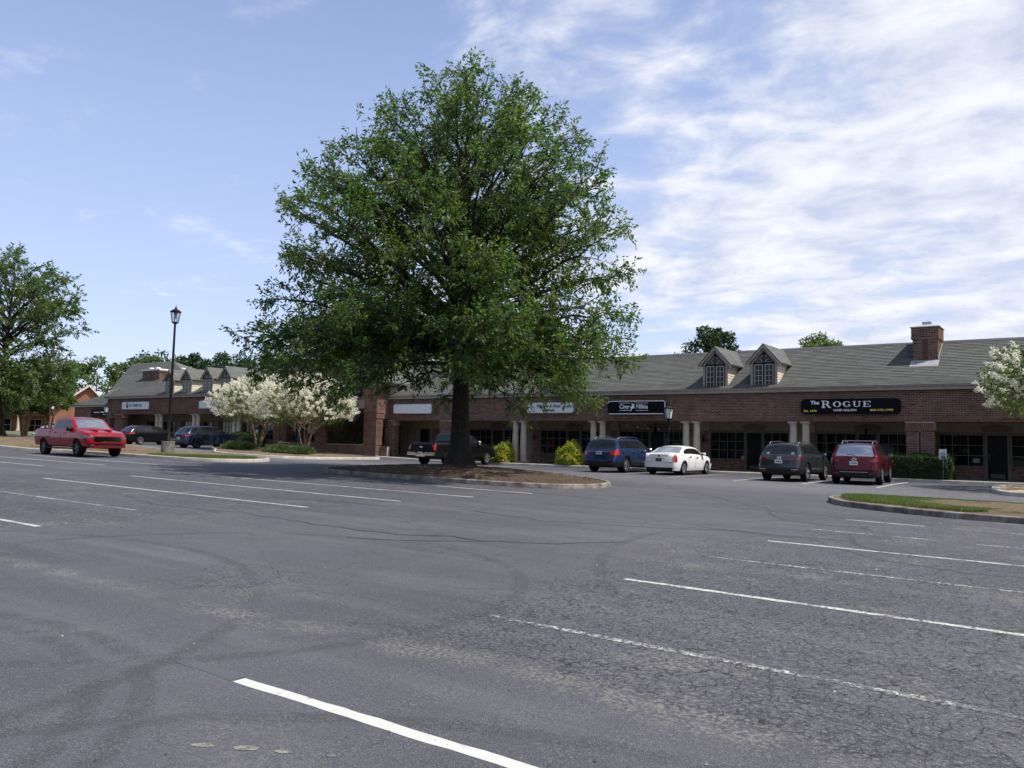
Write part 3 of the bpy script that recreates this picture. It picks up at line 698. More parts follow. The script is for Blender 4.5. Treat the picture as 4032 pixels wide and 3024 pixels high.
def pier(parent, bs, x0, x1, y0, y1, z0, z1, soldier=True):
    """brick pier: mortar core, bricks on three faces, soldier course under the beam"""
    MB().box(x0, x1, y0, y1, z0, z1 - (0.42 if soldier else 0)).build('pier', MORTAR, parent)
    zt = z1 - (0.42 if soldier else 0); mid = (x0 + x1) / 2
    bs.face('f', x0, mid - .07, z0, zt, y0); bs.face('f', mid + .07, x1, z0, zt, y0)
    bs.face('r', y0, y1, z0, zt, x1); bs.face('l', y0, y1, z0, zt, x0)
    MB().box(mid - .055, mid + .055, y0 - .004, y0 + .01, z0, zt - .05).build('pier_recess', simple('shadow_joint', (0.07, 0.03, 0.026), .9), parent)  # dark brick-red strip down the middle of the pier
    if soldier:
        MB().box(x0 - .05, x1 + .05, y0 - .05, y1, zt, z1).build('pier_cap', MORTAR, parent)
        n = int((x1 - x0 + .1) / .085)
        for i in range(n):
            a = x0 - .05 + (x1 - x0 + .1) * i / n
            o = len(bs.v); b = a + .085 - .012
            P = lambda u, z, t: (u, y0 - .05 - t, z)
            c, d, t = zt + .08, z1 - .05, 0.012
            bs.v += [P(a, c, 0), P(b, c, 0), P(b, d, 0), P(a, d, 0), P(a, c, t), P(b, c, t), P(b, d, t), P(a, d, t)]
            bs.q += [(o + 4, o + 5, o + 6, o + 7), (o, o + 1, o + 5, o + 4), (o + 1, o + 2, o + 6, o + 5), (o + 2, o + 3, o + 7, o + 6), (o + 3, o, o + 4, o + 7)]
        MB().box(x0 - .075, x1 + .075, y0 - .075, y1, zt - .005, zt + .07).build('pier_band', simple('brick_band', (0.19, 0.085, 0.065), .9, var=.3, scale=9), parent)

def dormer(parent, cx, zo, yf=42.12, singles=0):
    """gabled dormer with a pair of leaded casements; zo = height offset of its row"""
    hw, sill, eave, peak = 0.70, 4.86 + zo, 6.16 + zo, 7.16 + zo
    r = MB()
    # face: trim boards round the black window frame
    r.box(cx - hw, cx - .56, yf, yf + .06, sill - .02, eave).box(cx + .56, cx + hw, yf, yf + .06, sill - .02, eave)
    r.prism([(cx - hw, eave), (cx - .56, eave), (cx, eave + .62), (cx + .56, eave), (cx + hw, eave), (cx, peak - .10)], 'y', yf, yf + .06)
    d = r.build('dormer', TRIM, parent)
    MB().box(cx - hw - .05, cx + hw + .05, yf - .07, yf + .06, sill - .10, sill - .022).build('sill', TRIM, d)
    f = MB(); y0, y1 = yf - .012, yf + .05
    f.box(cx - .559, cx - .505, y0, y1, sill, eave - .02).box(cx + .505, cx + .559, y0, y1, sill, eave - .02).box(cx - .045, cx + .045, y0, y1, sill, eave + .42)
    f.box(cx - .505, cx + .505, y0 + .002, y1, sill, sill + .05).box(cx - .505, cx + .505, y0 + .002, y1, eave - .075, eave + .025)
    f.prism([(cx - .559, eave - .02), (cx - .49, eave - .02), (cx, eave + .52), (cx + .49, eave - .02), (cx + .559, eave - .02), (cx, eave + .62)], 'y', y0 + .001, y1)
    f.build('window_frame', BLACKF, d)
    for sx in (-1, 1):
        a, b = sorted((cx + sx * .05, cx + sx * .50))
        window(d, a, b, sill + .055, eave - .08, yf + .03, 2, 4, MUNTIN, GLASS_D, 0.032, 0.018, 0.035, 'casement')
        tri = MB().prism([(cx + sx * .05, eave + .03), (cx + sx * .44, eave + .03), (cx + sx * .05, eave + .46)], 'y', yf + .026, yf + .032); tri.build('gable_pane', GLASS_D, d)
        mt = MB(); q = [(cx + sx * .05, eave + .035), (cx + sx * .43, eave + .035), (cx + sx * .06, eave + .44)]
        for p0, p1 in ((q[0], q[1]), (q[1], q[2]), (q[2], q[0]), (q[0], (cx + sx * .25, eave + .24))): mt.tube([(p0[0], yf + .015, p0[1]), (p1[0], yf + .015, p1[1])], 0.012, 4)
        mt.build('gable_muntin', MUNTIN, d)
    # cheeks: clapboards cut to the roof slope
    ys = lambda z: 42.6 + (z - 5.2 - zo) / 0.697
    for sx in (-1, 1):
        x = cx + sx * (hw - .02); z = sill
        while z < eave - .01:
            z2 = min(z + .14, eave); yb0, yb1 = max(yf + .1, ys(z) + .05), max(yf + .1, ys(z2) + .05)
            m = MB(); xo = x + sx * .022
            if sx > 0: m.add([(x, yf + .055, z), (xo, yf + .055, z), (xo, yb0, z), (x, yb0, z), (x, yf + .055, z2), (x + .004, yf + .055, z2), (x + .004, yb1, z2), (x, yb1, z2)], [(0, 3, 2, 1), (4, 5, 6, 7), (0, 1, 5, 4), (1, 2, 6, 5), (2, 3, 7, 6), (3, 0, 4, 7)])
            else: m.add([(xo, yf + .055, z), (x, yf + .055, z), (x, yb0, z), (xo, yb0, z), (x - .004, yf + .055, z2), (x, yf + .055, z2), (x, yb1, z2), (x - .004, yb1, z2)], [(0, 3, 2, 1), (4, 5, 6, 7), (0, 1, 5, 4), (1, 2, 6, 5), (2, 3, 7, 6), (3, 0, 4, 7)])
            m.build('clapboard', SIDING, d); z = z2
    # roof: two slabs, courses of shingles on each, rake boards in front
    sl = (peak - eave) / (hw + .22) ; ow = hw + .22
    for sx in (-1, 1):
        e0 = eave - .02
        bk = lambda z: ys(z) + .15
        m = MB(); a = (cx + sx * ow, yf - .16, e0); b = (cx, yf - .16, peak); c = (cx, bk(peak), peak); dd = (cx + sx * ow, bk(e0), e0)
        m.add([a, b, c, dd, (a[0], a[1], a[2] - .05), (b[0], b[1], b[2] - .05), (c[0], c[1], c[2] - .05), (dd[0], dd[1], dd[2] - .05)], [(0, 1, 2, 3), (4, 7, 6, 5), (0, 4, 5, 1), (0, 3, 7, 4), (2, 6, 7, 3), (1, 5, 6, 2)])
        m.build('dormer_roof', SHINGLE, d)
        n = 8; vv = []
        for k in range(n):
            t0, t1 = k / n, (k + 1.12) / n; xa, xb = cx + sx * ow * (1 - t0), cx + sx * ow * max(0, 1 - t1); za, zb = e0 + (peak - e0) * t0, e0 + (peak - e0) * min(1, t1)
            y = yf - .17; ye = bk(za)
            while y < ye:
                w = .3 * random.uniform(.75, 1.3); y2 = min(y + w - .006, ye); h = .016 + random.uniform(0, .01)
                vv += [(xa, y, za + .002), (xa, y2, za + .002), (xb, y2, zb + .002), (xb, y, zb + .002), (xa, y, za + h), (xa, y2, za + h), (xb, y2, zb + .006), (xb, y, zb + .006)]; y += w
        vv = np.array(vv); nb = len(vv) // 8; q = (np.array([(4, 5, 6, 7), (0, 1, 5, 4), (1, 2, 6, 5), (3, 0, 4, 7)])[None] + 8 * np.arange(nb)[:, None, None]).reshape(-1, 4)
        np_obj('dormer_shingles', vv, q, SHINGLE, d, kind='stuff')
        MB().prism([(cx + sx * ow, e0 - .2), (cx + sx * ow, e0 - .01), (cx, peak - .01), (cx, peak - .22)], 'y', yf - .15, yf - .105).build('rake_board', TRIM, d)
        MB().box(min(cx + sx * (hw + .001), cx + sx * ow), max(cx + sx * (hw + .001), cx + sx * ow), yf - .10, ys(eave), eave - .06, eave - .035).build('soffit', TRIM, d)
    return d

def chimney(parent, x0, x1, y0, y1, z0, zs, zt, cap='metal'):
    bs = BrickSet(); c = MB().box(x0, x1, y0, y1, z0, zs).box(x0 - .06, x1 + .06, y0 - .06, y1 + .06, zs, zt).build('chimney', MORTAR, parent)
    bs.face('f', x0, x1, z0, zs, y0); bs.face('r', y0, y1, z0, zs, x1); bs.face('l', y0, y1, z0, zs, x0)
    bs.face('f', x0 - .06, x1 + .06, zs, zt, y0 - .06); bs.face('r', y0 - .06, y1 + .06, zs, zt, x1 + .06); bs.face('l', y0 - .06, y1 + .06, zs, zt, x0 - .06)
    v = np.array(bs.v); np_obj('chimney_bricks', v, np.array(bs.q), BRICK, c, kind='stuff')
    mid = (x0 + x1) / 2; MB().box(mid - .12, mid + .12, y0 - .022, y0 - .013, z0 + .1, zs - .02).build('chimney_panel', simple('dark_panel_brick', (0.10, 0.045, 0.036), .9, var=.3, scale=12), c)
    CAP = simple('galvanised_cap', (0.45, 0.45, 0.46), 0.45, 0.6, var=.1)
    if cap == 'metal':
        m = MB(); a, b, g = .12, (y0 + y1) / 2, mid
        m.add([(x0 - a, y0 - a, zt), (x1 + a, y0 - a, zt), (x1 + a, y1 + a, zt), (x0 - a, y1 + a, zt), (x0 - a, y0 - a, zt + .04), (x1 + a, y0 - a, zt + .04), (x1 + a, y1 + a, zt + .04), (x0 - a, y1 + a, zt + .04),
               (g - .18, b - .18, zt + .22), (g + .18, b - .18, zt + .22), (g + .18, b + .18, zt + .22), (g - .18, b + .18, zt + .22)],
              [(0, 3, 2, 1), (0, 1, 5, 4), (1, 2, 6, 5), (2, 3, 7, 6), (3, 0, 4, 7), (4, 5, 9, 8), (5, 6, 10, 9), (6, 7, 11, 10), (7, 4, 8, 11), (8, 9, 10, 11)])
        m.build('chimney_cap', CAP, c); MB().box(mid - .2, mid + .2, b - .2, b + .2, zt + .2205, zt + .34).build('flue_cap', CAP, c)
    else:
        MB().box(x0 - .12, x1 + .12, y0 - .12, y1 + .12, zt, zt + .16).build('chimney_cap', simple('white_cap', (.72, .72, .70), .6), c)
        for t in (.3, .68): MB().box(x0 + (x1 - x0) * t - .16, x0 + (x1 - x0) * t + .16, y0 + .2, y0 + .55, zt + .1605, zt + .34).build('flue', MATS['white_cap'], c)
    return c

def blade_bracket(parent, x, y, z, disc=True):
    b = MB().tube([(x, y, z), (x, y - .55, z + .02)], 0.014, 6).tube([(x, y - .28, z), (x, y - .28, z - .22)], 0.011, 6).build('sign_bracket', IRON, parent)
    if disc: MB().lathe([(.001, -.02), (.17, -.02), (.17, .02), (.001, .02)], 18, 'x', (x, y - .3, z - .30)).build('blade_disc', BLACK_S, b)

# ------------------------------------------------------------------ right-hand row of shops
ZF = 0.48                                   # walk level
YF, YB = 42.0, 44.6
def eave_and_roof(root, x0, x1, zo, singles=0, x0f=None, prof=None):
    prof = prof or [(41.70, 4.80 + zo), (42.6, 5.2 + zo), (45.5, 7.22 + zo)]
    MB().box(x0, x1, 41.76, 42.0, 4.585 + zo, 4.78 + zo).build('fascia', TRIM, root)
    MB().tube([(x0, 41.73, 4.775 + zo), (x1, 41.73, 4.775 + zo)], 0.045, 6).build('gutter', TRIM, root)
    d = MB(); (ya, za), (yb, zb), (yc, zc) = prof
    d.prism([(ya, za - .012), (yb, zb - .012), (yc, zc - .012), (53.5, 4.8 + zo), (53.5, 4.6 + zo), (42.0, 4.6 + zo)], 'x', x0, x1); d.build('roof_deck', SHINGLE, root)
    shingle_roof(root, x0f or (lambda y: x0), lambda y: x1, prof, singles=singles)
    rc = MB()
    x = x0
    while x < x1:
        b = min(x + .3, x1); rc.prism([(yc - .19, zc - .10), (yc - .18, zc - .075), (yc, zc + .045), (yc + .18, zc - .075), (yc + .19, zc - .10)], 'x', x, b - .006); x += .3
    rc.build('ridge_cap', simple('ridge_shingle', (0.060, 0.062, 0.070), .9, var=.2, scale=2), root, kind='stuff')

row = empty('shop_row', (0, 0, 0), label='long brick shop row with dormers, paired columns and grey shingle roof on the right', cat='building')
X0, X1 = -41.3, 8.0
bs = BrickSet()
MB().box(X0, X1, YF, YF + .35, 3.11, 4.60).build('front_beam', MORTAR, row)
bs.face('f', X0, X1, 3.19, 4.585, YF)
MB().box(X0, X1, YF - .03, YF + .352, 3.10, 3.185).build('brick_ledge', simple('ledge_brick', (0.17, 0.075, 0.058), .9, var=.35, scale=14), row)
MB().box(X0, X1, YF + .353, YB, 3.13, 3.2).build('walk_ceiling', STUCCO, row)
MB().box(X0, X1, YB + .06, YB + .3, ZF - .3, 3.13).build('rear_wall', STUCCO, row)
MB().box(X0, X0 + .3, YB + .3, 53.5, 0, 4.6).box(X1 - .3, X1, YF + .36, 53.5, 0, 4.6).box(X0, X1, 53.2, 53.5, 0, 4.6).build('outer_wall', MORTAR, row)
eave_and_roof(row, X0 - .1, X1 + .2, 0.0, singles=300)
for xc in (-12.41, -18.24, -24.1, -29.75, -1.1):
    for s in (-.31, .31): inst('column', COLM, row, (xc + s, YF + .24, ZF))
for x0_, x1_ in ((-7.42, -6.28), (-36.15, -35.1), (-41.3, -40.45)): pier(row, bs, x0_, x1_, YF - .02, YF + .55, ZF, 3.10)
def wall_seg(x0, x1, z0, z1): bs.face('f', x0, x1, z0, z1, YB + .06)
def bay(o, last=False):
    """one shop front; o shifts the bay whose window starts at x = -12.25"""
    bs.face('f', -12.87 + o, -12.29 + o, ZF, 2.62, YB - .06); MB().box(-12.87 + o, -12.29 + o, YB - .06, YB + .06, ZF, 3.13).build('pilaster', MORTAR, row)
    a, b = -12.25 + o, -10.22 + o
    MB().box(-12.29 + o, -7.5 + o, YB + .02, YB + .059, 2.68, 3.13).build('stucco_band', STUCCO, row)
    MB().box(-12.29 + o, -7.5 + o, YB - .02, YB + .0195, 2.60, 2.68).build('storefront_head', BRONZE, row)
    window(row, a, b, 1.04, 2.60, YB + .05, 4, 3)
    shop_door(row, -10.18 + o, -9.22 + o, ZF, YB + .06, 2.599)
    window(row, -9.18 + o, -7.8 + o, 1.04, 2.60, YB + .05, 3, 3)
    wall_seg(a, b, ZF, 1.03); wall_seg(-9.18 + o, -7.5 + o, ZF, 1.03)
    door_header(row, -10.18 + o, -9.22 + o, YB + .019, 2.69, 3.06)
    blade_bracket(row, -9.7 + o, YB - .02, 2.98, o in (0, -11.7))
    MB().tube([(-12.58 + o, YB - .10, 2.30), (-12.58 + o, YB - .22, 2.36), (-12.58 + o, YB - .22, 2.20)], .012, 5).lathe([(.03, 2.0), (.07, 2.03), (.085, 2.18), (.03, 2.22)], 6, 'z', (-12.58 + o, YB - .22, 0)).build('wall_lantern', IRON, row)
for o in (0, -5.87, -11.7, -17.5, -23.5): bay(o)
# end bay at the right edge
bs.face('f', -6.75, -6.5, ZF, 2.62, YB - .06)
window(row, -6.45, -4.5, 1.04, 2.60, YB + .05, 4, 3, cols=[0, .12, .30, .66, 1]); shop_door(row, -4.45, -3.5, ZF, YB + .06, 2.599); window(row, -3.44, -1.2, 1.04, 2.60, YB + .05, 3, 3)
wall_seg(-6.6, -4.5, ZF, 1.03); wall_seg(-3.44, -1, ZF, 1.03); door_header(row, -4.45, -3.5, YB + .019, 2.69, 3.06)
MB().box(-6.8, 0, YB + .02, YB + .059, 2.68, 3.13).build('stucco_band', STUCCO, row); MB().box(-6.8, 0, YB - .02, YB + .0195, 2.60, 2.68).build('storefront_head', BRONZE, row)
# bay beside the gabled shop
shop_door(row, -40.3, -39.3, ZF, YB + .06, 2.599); wall_seg(-39.2, -38.3, ZF, 2.6); window(row, -38.2, -36.5, 1.04, 2.60, YB + .05, 4, 3); wall_seg(-38.2, -36.5, ZF, 1.03)
MB().box(-41.2, -36.2, YB + .02, YB + .059, 2.62, 3.13).build('stucco_band', simple('yellow_stucco', (0.30, 0.25, 0.13), .9), row)
bs.build(row, singles=300)
for cx_ in (-16.85, -14.2): dormer(row, cx_, 0.0)
ch = chimney(row, -7.42, -6.33, 43.95, 45.3, 5.7, 7.2, 7.78)
m = MB().prism([(43.45, 5.815), (43.46, 5.84), (43.93, 6.17), (43.93, 6.14)], 'x', -7.5, -6.25); m.build('flashing', simple('pale_flashing', (.30, .31, .32), .6, .2), ch)
MB().prism([(43.9, 6.12), (43.9, 6.22), (45.3, 7.2), (45.3, 7.1)], 'x', -6.33 + .015, -6.33 + .035).build('step_flashing', MATS['pale_flashing'], ch)
# string of bulbs under the beam by the dark sign
sl = [(-22.6 + 4.6 * t, YF + .42, 3.02 - .30 * math.sin(math.pi * t)) for t in np.linspace(0, 1, 15)]
st = MB().tube(sl, .008, 5).build('string_lights', IRON, label='string of small bulbs sagging under the beam below the dark sign with the horseman', cat='string lights')
for p in sl[1::2]: MB().lathe([(.012, 0), (.03, -.04), (.028, -.07), (.005, -.09)], 8, 'z', (p[0], p[1], p[2] - .02)).build('bulb', simple('bulb_glass', (.5, .5, .48), .2), st)

for x_, z_, w_, h_ in ((-20.95, 1.75, .30, .42), (-20.55, 1.2, .26, .34), (-14.6, 1.15, .32, .22), (-30.3, 1.55, .34, .18), (-8.75, 1.2, .24, .30), (-26.2, 1.5, .28, .36), (-5.0, 1.25, .3, .2)):
    MB().box(x_, x_ + w_, YB + .028, YB + .033, z_, z_ + h_).build('window_poster', simple('faded_poster', (.22, .23, .24), .7, var=.4, scale=9), row)

# ------------------------------------------------------------------ gabled shop with patio
gab = empty('gabled_shop', label='tall brick gable with a railed patio, half hidden behind the big oak', cat='building')
GX0, GX1, GY, GC = -47.2, -40.85, 40.72, -44.05
gb = BrickSet(); GE, GP = 5.75, 8.9
sl_ = (GP - GE) / (GC - (GX0 - .6))
MB().prism([(GX0, 4.55), (GX1, 4.55), (GX1, GE + .5), (GC, GP - .12), (GX0, GE + .5)], 'y', GY, GY + .35).build('gable_wall', MORTAR, gab)
gb.face('f', GX0, GX1, 4.55, GP - .1, GY, clip=lambda u, z: z < GE + .42 + (GP - GE - .5) * (1 - abs(u - GC) / (GC - GX0)))
gb.face('r', GY, 42.0, 3.2, GE + .4, GX1); gb.face('l', GY, 42.0, 3.2, GE + .4, GX0)
MB().box(GX0, GX0 + .3, GY + .35, 47, .5, GE + .4).build('side_wall', MORTAR, gab); MB().box(GX1 - .3, GX1, GY + .35, 47, 3.2, GE + .4).build('side_wall', MORTAR, gab)
for sx, xe in ((-1, GX0 - .6), (1, GX1 + .6)):
    m = MB(); y0, y1 = GY - .45, 49.0
    a, b, c, d = (xe, y0, GE), (GC, y0, GP), (GC, y1, GP), (xe, y1, GE)
    lo = lambda p: (p[0], p[1], p[2] - .14)
    m.add([a, b, c, d, lo(a), lo(b), lo(c), lo(d)], [(0, 1, 2, 3), (4, 7, 6, 5), (0, 4, 5, 1), (3, 2, 6, 7), (0, 3, 7, 4), (1, 5, 6, 2)]); m.build('roof_slope', SHINGLE, gab)
    MB().prism([(xe, GE - .33), (xe, GE - .141), (GC, GP - .141), (GC, GP - .36)], 'y', GY - .42, GY - .36).build('rake_board', TRIM, gab)
for x0_, x1_ in ((GX0, -46.0), (-42.1, GX1)):
    MB().box(x0_, x1_, GY, GY + .62, .35, 3.3).box(x0_ - .001, x1_ + .001, GY - .001, GY + .63, 3.3, 4.55).build('pier', MORTAR, gab)
    gb.face('f', x0_, x1_, .6, 4.55, GY); gb.face('r', GY, GY + .62, .6, 4.55, x1_); gb.face('l', GY, GY + .62, .6, 4.55, x0_)
    for z_ in (3.22, 3.58, 1.38): MB().box(x0_ - .05, x1_ + .05, GY - .05, GY + .68, z_, z_ + .08).build('pier_band', MATS['brick_band'], gab)
MB().box(-45.999, -42.101, GY + .05, GY + .35, 3.9, 4.549).build('sign_panel', TRIM, gab)
aw = MB().prism([(GY - .75, 3.05), (GY + .02, 3.88), (GY + .04, 3.80), (GY - .70, 2.98)], 'x', -45.95, -42.15).box(-45.95, -42.15, GY - .755, GY - .74, 2.86, 3.05); aw.build('awning', simple('black_canvas', (.010, .010, .012), .8), gab)
MB().box(GX0, GX1, YB, YB + .2, .5, 4.5).build('porch_wall', STUCCO, gab)
window(gab, -46.0, -43.6, 1.2, 3.0, YB - .01, 4, 3); shop_door(gab, -43.3, -42.2, .72, YB - .01, 2.9)
MB().box(GX0 + .01, GX1 - .01, GY + .3, YB, .3, .72).build('patio_floor', CONC_D, gab)
pw = MB().box(-46.0, -42.1, GY + .05, GY + .30, .45, 1.30).box(-51.2, GX0, GY + .05, GY + .30, .45, 1.30).box(-51.9, -51.2, GY - .05, GY + .4, .45, 1.42).build('patio_wall', MORTAR, gab)
gb.face('f', -46.0, -42.1, .6, 1.30, GY + .05); gb.face('f', -51.2, GX0, .6, 1.30, GY + .05); gb.face('f', -51.9, -51.2, .6, 1.42, GY - .05)
MB().box(-40.85, -40.1, GY + .35, GY + .6, .45, 1.25).build('stub_wall', MORTAR, gab); gb.face('f', -40.83, -40.1, .5, 1.25, GY + .35)
for a, b in ((-46.0, -42.1), (-51.2, GX0)): MB().box(a, b, GY - .0, GY + .36, 1.3005, 1.37).build('wall_coping', simple('pale_coping', (.36, .25, .19), .85, var=.2), gab)
rl = MB().box(-46.0, -42.1, GY + .15, GY + .19, 2.18, 2.23).box(-46.0, -42.1, GY + .15, GY + .19, 1.44, 1.47).build('patio_railing', IRON, gab)
bal = MB().box(-.009, .009, -.009, .009, 0, .712).mesh('baluster'); bal.materials.append(IRON)
for x in np.arange(-45.9, -42.1, .13): inst('baluster', bal, rl, (x, GY + .17, 1.4695))
gb.build(gab)
gchim = empty('brick_chimney_stack', (-51.0, 44.3, 7.0), label='plain brick chimney on the roof left of the brick gable', cat='chimney')
gchim.location = (0, 0, 0); chimney(gchim, -53.9, -52.4, 44.4, 45.5, 6.0, 7.7, 8.2)

# ------------------------------------------------------------------ left-hand row of shops
ZL = 0.54
lrow = empty('left_shop_row', label='brick shop row with four dormers and a tall shingled roof on the left', cat='building')
LX0, LX1 = -79.1, -47.25
lb = BrickSet()
MB().box(LX0, LX1, YF, YF + .35, 3.11 + ZL, 4.60 + ZL).build('front_beam', MORTAR, lrow)
lb.face('f', LX0, LX1, 3.19 + ZL, 4.585 + ZL, YF); lb.face('l', YF, 46, 3.11 + ZL, 4.6 + ZL, LX0)
MB().box(LX0, LX1, YF - .03, YF + .352, 3.10 + ZL, 3.185 + ZL).build('brick_ledge', MATS['ledge_brick'], lrow)
MB().box(LX0, LX1, YF + .353, YB, 3.13 + ZL, 3.2 + ZL).build('walk_ceiling', STUCCO, lrow)
MB().box(LX0, LX1, YB + .06, YB + .3, .4, 3.13 + ZL).build('rear_wall', STUCCO, lrow)
MB().box(LX0, LX0 + .3, YF + .36, 53.5, .4, 5.1).box(LX0, LX1, 53.2, 53.5, .4, 5.1).build('outer_wall', MORTAR, lrow)
eave_and_roof(lrow, LX0 - .2, LX1, ZL)
# the taller roof that rises behind the front ridge
lf = lambda y: -79.3 - max(0, y - 41.8) * 1.09
shingle_roof(lrow, lambda y: lf(y), lambda y: LX0 - .2, [(42.6, 5.76), (45.5, 7.76)], name='hip_shingles')
shingle_roof(lrow, lambda y: lf(y), lambda y: -72.0 - (y - 45.5) * 2.2, [(45.5, 7.7), (48.5, 9.45)], name='upper_shingles')
m = MB(); tl, tr = (-86.6, 48.5, 9.43), (-78.6, 48.5, 9.43)
m.add([(-79.3, 41.75, 5.3), (-79.3, 45.5, 7.68), (-72, 45.5, 7.68), tr, tl, (-72, 52, 7.2), (-72, 54, 6.0), (-90, 54, 6.0)], [(0, 1, 4), (1, 2, 3, 4), (2, 5, 3), (4, 3, 5, 6, 7)]); m.build('upper_roof_deck', SHINGLE, lrow)
FLL = gz(-62, 40.7) + .148
for xc in (-70.3, -64.5, -58.7):
    for s in (-.31, .31): inst('column', COLM, lrow, (xc + s, YF + .24, 3.10 + ZL - 2.63))
for x0_, x1_ in ((-53.6, -52.0), (-77.6, -76.2), (-79.1, -78.5)): pier(lrow, lb, x0_, x1_, YF - .02, YF + .55, FLL - .3, 3.10 + ZL)
for o in (-46.1, -51.9, -57.7, -63.5, -40.4):
    window(lrow, -12.25 + o, -10.3 + o, 1.5, 3.05, YB + .05, 4, 3); shop_door(lrow, -10.2 + o, -9.25 + o, FLL, YB + .06, 3.049); window(lrow, -9.2 + o, -7.9 + o, 1.5, 3.05, YB + .05, 3, 3)
    lb.face('f', -12.87 + o, -12.3 + o, FLL, 3.1, YB); lb.face('f', -12.25 + o, -10.3 + o, FLL, 1.49, YB + .06); lb.face('f', -9.2 + o, -7.5 + o, FLL, 1.49, YB + .06)
lb.build(lrow)
for cx_ in (-68.72, -66.0, -62.9, -60.3): dormer(lrow, cx_, ZL)
chimney(lrow, -77.6, -74.6, 44.6, 45.6, 5.9, 7.85, 8.05, 'white')
MB().lathe([(.75, 8.55), (.68, 8.8), (.5, 9.0), (.25, 9.1), (.02, 9.13)], 18, 'z', (-75.4, 47.6, -.55)).build('roof_vent_dome', simple('pale_dome', (.45, .46, .45), .5), lrow, smooth=40)

# low hip-roofed wing further left
wing = empty('hip_roof_wing', label='low brick wing with hip roof at the far left of the row', cat='building')
wb_ = BrickSet(); MB().box(-89.5, -79.5, 44.0, 50, 3.2, 4.55).build('front_beam', MORTAR, wing); wb_.face('f', -89.5, -79.5, 3.2, 4.5, 44.0); wb_.face('l', 44, 50, 3.2, 4.5, -89.5)
MB().box(-89.7, -79.4, 43.75, 44.0, 4.5, 4.68).build('fascia', TRIM, wing)
MB().add([(-89.8, 43.7, 4.68), (-79.4, 43.7, 4.68), (-79.4, 47.4, 6.6), (-86.2, 47.4, 6.6), (-89.8, 51, 4.68), (-79.4, 51, 4.68)], [(0, 1, 2, 3), (0, 3, 4), (3, 2, 5, 4), (0, 4, 5, 1)]).build('hip_roof', SHINGLE, wing)
shingle_roof(wing, lambda y: -89.8 + (y - 43.7) * .97, lambda y: -79.35, [(43.7, 4.69), (47.4, 6.61)], name='hip_shingles')
MB().box(-89.5, -79.5, 46.4, 46.6, .5, 3.2).build('rear_wall', STUCCO, wing)
for x in (-88.9, -85.9, -83.2, -80.8): inst('column', COLM, wing, (x, 44.25, .95), (1, 1, .86))
for x in (-87.5, -84.6, -82): window(wing, x - .9, x + .9, 1.6, 2.9, 46.36, 3, 2)
wb_.build(wing)

# orange brick building far behind, seen past the left trees
fob = empty('far_orange_building', (-110.8, 55.2, 0), R_(64), label='sunlit orange brick gabled building far behind the red pickup', cat='building')
fb = BrickSet(); hw_ = 3.6
MB().prism([(-hw_, .8), (hw_, .8), (hw_, 4.9), (0.9, 8.1), (-hw_, 4.6)], 'y', 0, .3).build('gable_wall', BRICK_O, fob)
MB().add([(.9, -.4, 8.3), (-hw_ - .5, -.4, 4.3), (-hw_ - .5, 14, 4.3), (.9, 14, 8.3)], [(0, 1, 2, 3)]).add([(.9, -.4, 8.3), (hw_ + .8, -.4, 4.6), (hw_ + .8, 14, 4.6), (.9, 14, 8.3)], [(0, 1, 2, 3)]).build('roof', SHINGLE, fob)
MB().prism([(-hw_ - .5, 4.05), (-hw_ - .5, 4.29), (.9, 8.29), (.9, 8.0)], 'y', -.42, -.3).prism([(hw_ + .8, 4.35), (hw_ + .8, 4.59), (.901, 8.29), (.901, 8.0)], 'y', -.42, -.3).build('rake_board', simple('cream_trim', (.66, .58, .48), .6), fob)
arc = [(math.cos(t) * 1.35 + 1.5, 5.0 + math.sin(t) * 1.2) for t in np.linspace(0, math.pi, 12)]; arc += [(math.cos(t) * 1.0 + 1.5, 5.0 + math.sin(t) * .85) for t in np.linspace(math.pi, 0, 12)]
MB().prism(arc, 'y', -.08, -.01).build('arch_trim', MATS['cream_trim'], fob)
wl = MB().box(-19, -hw_, 1.5, 1.8, .8, 4.2).box(-19, -hw_ - .3, -.6, 1.6, 3.9, 4.25).build('arcade_wall', BRICK_O, fob)
MB().add([(-19.5, -1, 4.25), (-hw_ - .2, -1, 4.25), (-hw_ - .2, 3.5, 6.2), (-18, 3.5, 6.2)], [(0, 1, 2, 3)]).build('arcade_roof', SHINGLE, fob)
for x in (-17.5, -14, -10.5, -7): 
    MB().box(x - .3, x + .3, -.9, -.3, .8, 1.9).build('column_base', BRICK_O, fob); inst('column', COLM, fob, (x, -.6, 1.9), (.9, .9, .76))
for x in (-16, -12.3, -8.7, -5.2): window(fob, x - .8, x + .8, 1.8, 3.5, 1.46, 2, 2, MUNTIN)

# ------------------------------------------------------------------ shop signs
def sign_box(name, x0, x1, z0, z1, face, body, label, y=YF - .03, dep=.22, ch_=.10, edge=None):
    pts = [(x0 + ch_, z0), (x1 - ch_, z0), (x1, z0 + ch_ * .9), (x1, z1 - ch_ * .9), (x1 - ch_, z1), (x0 + ch_, z1), (x0, z1 - ch_ * .9), (x0, z0 + ch_ * .9)]
    s = MB().prism(pts, 'y', y - dep, y - .015).build(name, body, label=label, cat='sign')
    inn = [((p[0] - (x0 + x1) / 2) * (1 - .10 / (x1 - x0)) + (x0 + x1) / 2, (p[1] - (z0 + z1) / 2) * .88 + (z0 + z1) / 2) for p in pts]
    MB().prism(inn, 'y', y - dep - .008, y - dep - .001).build('sign_face', face, s)
    if edge:
        e = MB(); q = [(p[0], y - dep - .006, p[1]) for p in pts]
        for i in edge: e.tube([q[i], q[(i + 1) % 8]], .028, 6)
        e.build('sign_edge', LETTER_W, s)
    return s, y - dep - .016
GREYB = simple('aluminium_sign_body', (.30, .31, .31), .45, .5)
